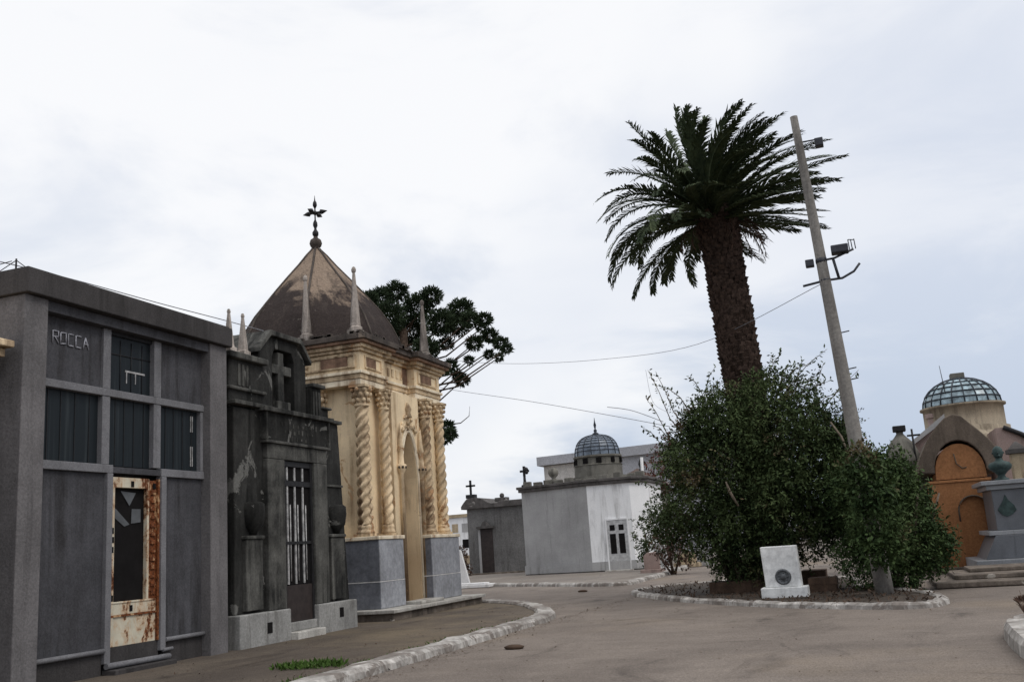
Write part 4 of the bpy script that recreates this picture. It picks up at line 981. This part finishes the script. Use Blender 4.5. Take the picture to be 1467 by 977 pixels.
# ------------------------------------------------------------------ white monument
c = (gr(1094, 859)+gr(1160, 859))/2; mx, my = c.x, (gr(1127, 859)).y+.1
t = thing('monument', 'white painted upright memorial block with a round grey medallion on the island kerb', 'monument', (mx, my, 0))
mb = MB(); mb.box(mx-.43, mx+.43, my-.25, my+.25, .0, .24); part('base', mb, 'monument', t, bevel=.015)
mb = MB(); mb.prism([(mx-.34, .241), (mx+.33, .241), (mx+.30, 1.0), (mx-.37, 1.0)], 'y', my-.17, my+.17); part('block', mb, 'monument', t, bevel=.015)
mc = at(1122, 826, my-.17); mb = MB()
md = [(.002, .03), (.05, .028), (.06, .018), (.10, .018), (.115, .03), (.14, .03), (.15, .0)]
rows = [[(mc.x+r*math.cos(a), my-.171-h, mc.z+r*math.sin(a)) for a in [2*math.pi*k/24 for k in range(24)]] for r, h in md]
mb.grid(rows, True, True, False)
for k in range(9): a = k*.7; mb.ball((mc.x+.08*math.cos(a), my-.192, mc.z+.08*math.sin(a)), .014, 6)
part('medallion', mb, 'bronze', t)
# low brick blocks
def brickblock(x0, x1, y0, y1, h, lab):
    mb = MB(); n = max(1, round(h/.13))
    for r in range(n):
        z0 = .05+r*h/n; x = x0-(.12 if r % 2 else 0)
        while x < x1:
            a, b_ = max(x, x0), min(x+.26, x1)
            if b_-a > .04: mb.box(a+.004, b_-.004, y0+rnd(0, .012), y1-rnd(0, .012), z0+.004, z0+h/n-.004+rnd(-.004, .004))
            x += .262
    mb.box(x0+.02, x1-.02, y0+.025, y1-.025, .05, .05+h-.01)
    return solo('brick_block', mb, 'brick', lab, 'brick block', ((x0+x1)/2, (y0+y1)/2, .05), 'low brick blocks on the island')
a, b_ = at(1018, 850, 22.0), at(1092, 850, 22.0); brickblock(a.x, b_.x, 21.9, 22.7, .24, 'low brown brick block left of the white memorial')
a, b_ = at(1043, 830, 23.6), at(1080, 830, 23.6); brickblock(a.x, b_.x+.3, 23.5, 24.6, .62, 'taller brown brick block under the shrub by the palm trunk')
a, b_ = at(1160, 850, 21.0), at(1202, 850, 21.0); brickblock(a.x, b_.x, 20.9, 21.6, .27, 'low brown brick block right of the white memorial')
a, b_ = at(1150, 830, 23.2), at(1185, 830, 23.2); brickblock(a.x, b_.x, 23.0, 23.8, .34, 'brown brick block behind the memorial, below the shrub')

# ------------------------------------------------------------------ right side: orange mausoleum, rotunda, granite tomb
YO = 27.0
xl, xr = at(1340, 740, YO).x, at(1428, 740, YO).x
zt_ = at(1384, 634, YO).z; zw = at(1384, 690, YO).z; zsp = at(1384, 665, YO).z
xc = (xl+xr)/2
t = thing('mausoleum', 'orange plastered mausoleum with an arched niche and grey brown cement hood', 'mausoleum', (xc, YO, 0))
def archpts(xc, hw, z0, zs, n=12, kz_=1.0): return [(xc-hw, z0)]+[(xc-hw*math.cos(math.pi*k/n), zs+hw*kz_*math.sin(math.pi*k/n)) for k in range(n+1)]+[(xc+hw, z0)]
hw = (xr-xl)/2
# lower storey with niche opening, built as two halves
nx = at(1401, 760, YO).x; nh = 17*YO/F; nz = at(1401, 730, YO).z
left = [(xl, .12), (xl, zw), (nx, zw)]+[(nx-nh*math.sin(math.pi/2*k/8), nz+nh*math.cos(math.pi/2*k/8)) for k in range(9)]+[(nx-nh, .12)]
right = [(xr, .12), (xr, zw), (nx, zw)]+[(nx+nh*math.sin(math.pi/2*k/8), nz+nh*math.cos(math.pi/2*k/8)) for k in range(9)]+[(nx+nh, .12)]
mb = MB(); mb.prism(left, 'y', YO, YO+.3); mb.prism(right[::-1], 'y', YO, YO+.3); mb.box(xl, xr, YO+.301, YO+3, .12, zw); part('wall', mb, 'orange', t)
mb = MB(); mb.prism([(nx-nh+.003, .12), (nx+nh-.003, .12)]+[(nx+(nh-.003)*math.cos(math.pi*k/16), nz+(nh-.003)*math.sin(math.pi*k/16)) for k in range(17)], 'y', YO+.05, YO+.3); part('niche_panel', mb, 'orange', t)
mb = MB(); mb.tube([(nx-nh-.03, YO-.005, nz-.25)]+[(nx-(nh+.03)*math.cos(math.pi*k/10), YO-.005, nz+(nh+.03)*math.sin(math.pi*k/10)) for k in range(11)]+[(nx+nh+.03, YO-.005, nz-.25)], .022, 6); part('arch_moulding', mb, 'mound', t)
mb = MB(); mb.box(xl-.05, xr+.02, YO-.03, YO+3.05, zw+.003, zw+.07); part('ledge', mb, 'orange', t, bevel=.015)
hu = hw*.84; mb = MB(); mb.prism(archpts(xc+.05, hu, zw+.093, zw+.25, 14, max(.3, (zt_-zw-.25)/hu)), 'y', YO+.02, YO+2.9); part('gable', mb, 'orange', t)
mb = MB(); mb.tube([(xc-.05, YO, zt_-.25), (xc-.02, YO, zt_-.5), (xc+.1, YO, zt_-.62), (xc+.2, YO, zt_-.60)], .014, 5); part('crack_relief', mb, 'mound', t)
# hood: bell shaped shell over the gable
zp = at(1366, 588, YO).z; xp = at(1366, 588, YO).x
outl = [(1312, 676), (1318, 655), (1328, 630), (1340, 612), (1352, 599), (1364, 593), (1376, 596), (1390, 607), (1404, 618), (1420, 632), (1434, 650), (1440, 668)]
op = [(at(px, py, YO).x, at(px, py, YO).z) for px, py in outl]
innr = archpts(xc+.05, hu+.02, op[0][1], zw+.25, 14, max(.3, (zt_-zw-.2)/hu))
hp = op+[(op[-1][0], op[-1][1]-.05)]+[p for p in innr[1:-1][::-1]]+[(op[0][0], op[0][1]-.05)]
mb = MB(); mb.prism(hp, 'y', YO-.08, YO+2.8); part('hood', mb, 'mound', t, bevel=.03)
mb = MB(); mb.box(xl-.4, xr+.3, YO-.5, YO+3, 0, .119); part('plinth', mb, 'slab_side', t)
# rotunda behind
YR = 33.0; c = at(1385, 590, YR); rx = 49*YR/F; rc_ = (c.x, YR+rx)
t = thing('rotunda', 'cream rotunda with a pale teal glazed dome behind the orange mausoleum', 'rotunda', (rc_[0], rc_[1], 0))
zb = at(1385, 576, YR).z; zd0 = at(1385, 614, YR).z; zt_ = at(1385, 534, YR).z
mb = MB(); mb.box(rc_[0]-1.7, rc_[0]+1.9, YR+.2, YR+4, 0, zd0-.7); part('wall', mb, 'pink', t)
mb = MB(); mb.lathe([(rx*1.75, zd0-.72), (rx*1.6, zd0-.45), (rx*1.3, zd0-.2), (rx*1.12, zd0-.05), (rx*1.12, zd0+.08), (rx*1.03, zd0+.12), (rx*1.03, zb-.08), (rx*1.1, zb-.06), (rx*1.1, zb), (rx, zb+.01)], (rc_[0], rc_[1], 0), 28); part('drum', mb, 'drum_cream', t)
hd = zt_-zb
dp = [(rx*math.cos(a), zb+hd*math.sin(a)) for a in [i*math.pi/2/7 for i in range(7)]]+[(.06, zt_)]
mb = MB(); mb.lathe(dp, (rc_[0], rc_[1], 0), 20, False); dm = part('dome', mb, 'dome_glass_pale', t)
mb = MB()
for k in range(20): a = 2*math.pi*k/20; mb.tube([(rc_[0]+r*1.012*math.cos(a), rc_[1]+r*1.012*math.sin(a), z+.005) for r, z in dp], .022, 5)
for r, z in dp[:-1]: mb.tube([(rc_[0]+r*1.015*math.cos(2*math.pi*k/28), rc_[1]+r*1.015*math.sin(2*math.pi*k/28), z+.005) for k in range(29)], .02, 5)
part('dome_rib', mb, 'dome_rib', dm)
mb = MB(); mb.box(rc_[0]-.22, rc_[0]+.20, rc_[1]-.2, rc_[1]+.2, zt_-.03, zt_+.16); part('dome_cap', mb, 'drum', dm, bevel=.02)
mb = MB(); p = at(1354, 552, YR); mb.tube([(p.x, YR+.25, zb+.2), (p.x-.06, YR+.25, zt_+.35)], [.02, .008], 5); part('lightning_rod', mb, 'iron', t)
mb = MB(); p = at(1335, 590, YR); mb.lathe([(.16, zd0-.1), (.15, zb-.35), (.2, zb-.33), (.2, zb-.2), (.05, zb-.18)], (p.x+.02, YR+.6, 0), 8, False); part('turret', mb, 'pink', t)
mb = MB(); a, b_ = at(1437, 612, 30.5), at(1490, 636, 30.5); mb.tube([a, a.lerp(b_, .5)+Vector((0, 0, .05)), b_], .07, 6); mb2 = MB()
mb2.prism([(a.x-.2, 0), (b_.x+1, 0), (b_.x+1, b_.z-.35), (b_.x, b_.z), (a.x, a.z), (a.x-.2, a.z)], 'y', 30.55, 33.5); part('annex_wall', mb2, 'pink', t); part('annex_coping', mb, 'iron', t)
# granite tomb with bronze
YT = 24.6
xl = at(1411, 740, YT).x
zA, zB, zC, zD = at(1440, 690, YT).z, at(1440, 766, YT).z, at(1440, 800, YT).z, at(1440, 826, YT).z
t = thing('tomb', 'stepped grey granite tomb with a dark leaf shaped plaque, at the right picture edge', 'tomb', (xl+1.2, YT+.8, 0))
x2 = xl+2.6
mb = MB(); mb.box(xl+.22, x2-.2, YT+.1, YT+2, zB+.10, zA-.16); part('body', mb, 'granite', t, bevel=.01)
mb = MB(); mb.box(xl+.02, x2, YT-.05, YT+2.15, zA-.05, zA+.045); mb.box(xl+.12, x2-.1, YT+.03, YT+2.05, zA-.158, zA-.052); part('cornice', mb, 'granite_pale', t, bevel=.012)
mb = MB(); mb.box(xl+.02, x2, YT-.05, YT+2.15, zB+.0, zB+.098); part('ledge', mb, 'granite_pale', t, bevel=.012)
mb = MB(); mb.prism([(xl-.12, max(.3, zC)), (x2+.15, max(.3, zC)), (x2-.05, zB-.002), (xl+.15, zB-.002)], 'y', YT-.06, YT+2.1); part('base', mb, 'granite', t, bevel=.01)
mb = MB(); mb.box(xl-.35, x2+.4, YT-.35, YT+2.4, .0, max(.3, zC)-.002); part('base_step', mb, 'granite_pale', t, bevel=.015)
c = at(1443, 726, YT); s = .0175
lf = [(0, 16), (3, 9), (9, 2), (11, -4), (6, -9), (-1, -12), (-7, -9), (-11, -3), (-7, 3), (-3, 9)]
mb = MB(); mb.prism([(c.x+a*s, c.z+b_*s) for a, b_ in lf], 'y', YT+.075, YT+.102); part('plaque', mb, 'bronze_green', t, bevel=.006)
# bronze bust on the tomb
c = at(1432, 660, YT+.5); z0 = zA+.046
t = thing('bust', 'verdigris bronze bust standing on the granite tomb', 'sculpture', (c.x, YT+.6, z0))
mb = MB(); x, y = c.x, YT+.6
mb.lathe([(.20, 0), (.20, .06), (.12, .10), (.10, .16), (.17, .24), (.30, .34), (.33, .44), (.27, .52), (.12, .57), (.09, .62), (.095, .66)], (x, y, z0), 14)
mb.lathe([(.08, .63), (.125, .70), (.145, .80), (.135, .90), (.09, .97), (.02, 1.0)], (x, y, z0), 14)
mb.ball((x-.02, y-.145, z0+.79), .03, 6); mb.ball((x-.055, y-.12, z0+.83), .022, 6); mb.ball((x+.045, y-.12, z0+.83), .022, 6); mb.ball((x, y-.11, z0+.71), .05, 8); mb.ball((x+.14, y, z0+.8), .035, 6); mb.ball((x-.14, y, z0+.8), .035, 6)
mb.v = [(x+(v[0]-x)*.78, y+(v[1]-y)*.78, z0+(v[2]-z0)*.8) for v in mb.v]
part('figure', mb, 'bronze_green', t)
c2_ = at(1460, 668, YT+1.2); t = thing('tomb_lantern', 'pale square stone lantern with dark cap on the granite tomb', 'lantern', (c2_.x, YT+1.2, z0))
mb = MB(); x = c2_.x; mb.box(x-.16, x+.16, YT+1.0, YT+1.32, z0, z0+.62); part('shaft', mb, 'ochre', t, bevel=.02)
mb = MB(); mb.box(x-.22, x+.22, YT+.94, YT+1.38, z0+.621, z0+.72); mb.lathe([(.26, z0+.721), (.06, z0+.88), (.02, z0+.9)], (x, YT+1.16, 0), 4, False, R_(45)); part('cap', mb, 'dark_trim', t)
# platform steps in front
for i, (y0, z1) in enumerate(((20.9, .10), (21.7, .20), (22.5, .28))):
    pass
mb = MB(); xs0 = gr(1312, 842).x
mb.box(xs0+.35, 9, 20.9, 23.9, 0, .10); mb.box(xs0+.75, 9, 21.7, 23.9, .10, .19); mb.box(xs0+1.1, 9, 22.6, 23.9, .19, .27)
struct('pavement', mb, 'slab_side', .02)
# finial tomb behind the right shrub
YF = 29.0; c = at(1288, 612, YF)
t = thing('tomb', 'slim weathered stone tomb with a dark square cap, showing above the right shrub', 'tomb', (c.x, YF, 0))
mb = MB(); mb.box(c.x-.75, c.x+.75, YF-.3, YF+1.2, 0, c.z-1.35); part('base', mb, 'drum', t)
mb = MB(); mb.lathe([(.50, c.z-1.35), (.46, c.z-.8), (.34, c.z-.45), (.16, c.z-.25), (.09, c.z-.16), (.1, c.z-.1)], (c.x, YF+.3, 0), 10); part('shaft', mb, 'drum', t)
mb = MB(); mb.box(c.x-.17, c.x+.17, YF+.13, YF+.47, c.z-.1, c.z+.06); part('cap', mb, 'iron', t, bevel=.02)
p = at(1308, 630, YF); mb = MB(); mb.tube([(p.x, YF, c.z-1.4), (p.x, YF, p.z+.3)], .03, 6); mb.box(p.x-.14, p.x+.2, YF-.02, YF+.02, p.z+.1, p.z+.15); part('iron_cross', mb, 'iron', t)
# pale pitched roof edge left of the rotunda
t = thing('mausoleum', 'pale pitched roofed mausoleum half hidden behind the right shrub', 'mausoleum', (at(1315, 640, 31.5).x, 31.5, 0))
a, b_ = at(1298, 640, 31.5), at(1337, 600, 31.5)
mb = MB(); mb.prism([(a.x, 0), (b_.x+.3, 0), (b_.x+.3, b_.z-.1), (a.x, a.z-.1)], 'y', 31.5, 33); part('wall', mb, 'pink', t)
mb = MB(); mb.prism([(a.x-.1, a.z-.17), (a.x-.1, a.z-.05), (b_.x+.3, b_.z+.1), (b_.x+.3, b_.z-.09)], 'y', 31.3, 33.1); part('roof', mb, 'white_shade', t)

# ------------------------------------------------------------------ cables
def cable(label, pts, r=.012):
    P = smooth_path(pts, 8); mb = MB(); mb.tube(P, r, 5); solo('cable', mb, 'wire', label, 'cable', P[0])
pl1, pl2 = onpole(404), onpole(395)
q = [at(640, 515, 34), at(735, 521, 32), at(860, 515, 30), at(1000, 493, 25.5)]
cable('upper overhead cable sagging from behind the chapel to the utility pole', [at(560, 500, 36)]+q+[pl1], .007)
cable('lower overhead cable running from the chapel down behind the big shrub', [at(600, 545, 33), at(640, 557, 32), at(760, 575, 30), at(880, 596, 27), at(960, 611, 25)], .008)
cable('thin overhead cable over the grey stucco mausoleum roof to the chapel', [at(-60, 362, 10.5), at(0, 375, 11), at(110, 402, 12.2), at(230, 435, 14), at(322, 459, 15.5), at(400, 480, 17.5), at(470, 497, 19.5)], .009)
cable('short loose cable entering the left side of the big shrub', [at(870, 583, 27), at(905, 588, 26), at(950, 604, 24)], .009)
cable('second short cable left of the big shrub, just above the first', [at(925, 530, 26), at(935, 575, 26), at(955, 590, 24)], .004)
t = thing('antenna', 'small broken wire antenna on the left roof corner of the grey stucco mausoleum', 'antenna', (-9.6, 9.0, 5.1))
mb = MB(); b_ = atx(26, 386, -9.6); mb.tube([(-9.6, 9.0, 5.1), (-9.6, 9.0, 5.24)], .012, 5); mb.tube([(-9.62, 8.95, 5.2), (-9.9, 8.9, 5.16), (-10.0, 8.98, 5.1)], .006, 5); mb.tube([(-9.6, 9.0, 5.22), (-9.85, 8.97, 5.1)], .006, 5); mb.tube([(-9.6, 9.0, 5.22), (-9.5, 9.1, 5.11)], .006, 5)
part('wires', mb, 'iron', t)

# ------------------------------------------------------------------ weeds and litter
wd = MB()
for k in range(620):
    u = rnd(0, 1); c = gr(405, 952, .09).lerp(gr(482, 948, .09), u); x, y = c.x+rnd(-.16, .16), c.y+rnd(-.35, .35)*(1-abs(u-.5)*1.2)
    d_ = Vector((rnd(-.8, .8), rnd(-.8, .8), rnd(.3, 1))).normalized(); leaf(wd, Vector((x, y, .05)), d_, rvec(), rnd(.04, .11), rnd(.015, .035))
for k in range(900):
    j = random.choice((9.6, 10.9, 12.3, 13.6, 15.1, 16.6)); x, y = -5.82-abs(random.gauss(0, .10))-.1, j+random.gauss(0, .22)
    leaf(wd, Vector((x, y, .05)), Vector((rnd(-.8, .8), rnd(-.8, .8), rnd(.2, 1))).normalized(), rvec(), rnd(.02, .07), rnd(.01, .022))
o = part('grass', wd, 'weed'); o['kind'] = 'stuff'; o['label'] = 'patch of green weeds on the pavement by the kerb'
wd = MB()
for k in range(1500):
    a = random.choice(isl); c = a.lerp(Vector((-2.3, 22.5, 0)), rnd(.04, .9)**1.5); d_ = Vector((rnd(-.8, .8), rnd(-.8, .8), rnd(.1, .7))).normalized()
    leaf(wd, Vector((c.x, c.y, .058)), d_, rvec(), rnd(.04, .12), rnd(.02, .04))
for k in range(1300):
    x, y = (rnd(-9.2, -6.0) if k % 3 else -6.05-abs(random.gauss(0, .25))), rnd(8.6, 21)
    leaf(wd, Vector((x, y, .057)), Vector((rnd(-1, 1), rnd(-1, 1), .08)).normalized(), Vector((0, 0, 1)), rnd(.02, .06), rnd(.015, .03))
for k in range(1500):
    x, y = -5.58+abs(random.gauss(0, .22)) if k % 4 else rnd(-5.3, 1.0), rnd(7, 30)
    leaf(wd, Vector((x, y, -.006)), Vector((rnd(-1, 1), rnd(-1, 1), .10)).normalized(), Vector((0, 0, 1)), rnd(.02, .06), rnd(.015, .03))
o = part('leaf_litter', wd, 'debris'); o['kind'] = 'stuff'; o['label'] = 'scattered dry leaf litter on soil and asphalt'
for i, (px, py, lab) in enumerate(((737, 928, 'dark dry palm husk lying on the asphalt near the kerb'), (835, 847, 'small dark stone lying on the road before the white mausoleum'))):
    c = gr(px, py); mb = MB(); mb.lathe([(.01, -.01), (.09, .0), (.11, .03), (.06, .055), (.01, .06)], (0, 0, 0), 9); mb.v = [(c.x+v[0]*1.3+.02*math.sin(9*v[1]), c.y+v[1]*.8, v[2]-.01) for v in mb.v]
    solo('husk' if i == 0 else 'stone', mb, 'debris', lab, 'husk' if i == 0 else 'stone', (c.x, c.y, 0))
c = gr(1462, 892, .09); mb = MB()
for k in range(60):
    d_ = Vector((rnd(-.6, .6), rnd(-.6, .6), 1)).normalized(); mb.tube([(c.x+.12, c.y, .085), Vector((c.x+.12, c.y, .085))+d_*rnd(.15, .38)], [.006, .002], 3); leaf(mb, Vector((c.x+.12, c.y, .09))+d_*.25, (d_+rvec()*.5).normalized(), rvec(), .08, .025)
solo('plant', mb, 'brownleaf', 'small dry plant behind the kerb at the right picture edge', 'plant', (c.x+.12, c.y, .085))

# ------------------------------------------------------------------ light: overcast sky and a weak, soft sun
SUN_EL, SUN_AZ = R_(50), R_(105)        # azimuth measured clockwise from +Y
w = bpy.data.worlds.new('World'); scn.world = w; w.use_nodes = True
nt = w.node_tree; bg = nt.nodes['Background']
sky = nt.nodes.new('ShaderNodeTexSky'); sky.sky_type = 'NISHITA'; sky.sun_disc = False
sky.sun_elevation = SUN_EL; sky.sun_rotation = SUN_AZ; sky.dust_density = 3; sky.air_density = 1.2
tc = nt.nodes.new('ShaderNodeTexCoord'); v = tc.outputs['Generated']
sep = nt.nodes.new('ShaderNodeSeparateXYZ'); nt.links.new(v, sep.inputs[0])
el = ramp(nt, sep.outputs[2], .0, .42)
n1 = noise(nt, v, 2.3, 7, .55, (1, 1, 2.6), .4)
n2 = noise(nt, v, 1.1, 5, .5, (1.2, 1.2, 2.0), .2)
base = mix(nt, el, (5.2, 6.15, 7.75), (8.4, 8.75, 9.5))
dn = nt.nodes.new('ShaderNodeVectorMath'); dn.operation = 'DOT_PRODUCT'; nt.links.new(v, dn.inputs[0]); dn.inputs[1].default_value = (-.55, .62, .56)
side = ramp(nt, dn.outputs['Value'], .62, 1.0)
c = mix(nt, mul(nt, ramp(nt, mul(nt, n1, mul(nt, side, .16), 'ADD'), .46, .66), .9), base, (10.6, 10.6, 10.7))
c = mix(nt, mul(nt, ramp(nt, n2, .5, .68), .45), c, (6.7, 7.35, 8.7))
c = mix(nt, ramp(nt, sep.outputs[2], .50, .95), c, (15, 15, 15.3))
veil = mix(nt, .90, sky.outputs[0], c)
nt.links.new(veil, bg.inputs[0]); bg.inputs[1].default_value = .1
sd = bpy.data.lights.new('sun', 'SUN'); sd.energy = 1.0; sd.angle = R_(25); sd.color = (1, .965, .91)
so = bpy.data.objects.new('sun', sd); col.objects.link(so)
sdir = Vector((math.sin(SUN_AZ)*math.cos(SUN_EL), math.cos(SUN_AZ)*math.cos(SUN_EL), math.sin(SUN_EL)))
so.rotation_euler = sdir.to_track_quat('Z', 'Y').to_euler(); so.location = (20, -5, 30)
scn.view_settings.view_transform = 'Standard'; scn.view_settings.look = 'None'; scn.view_settings.exposure = 0
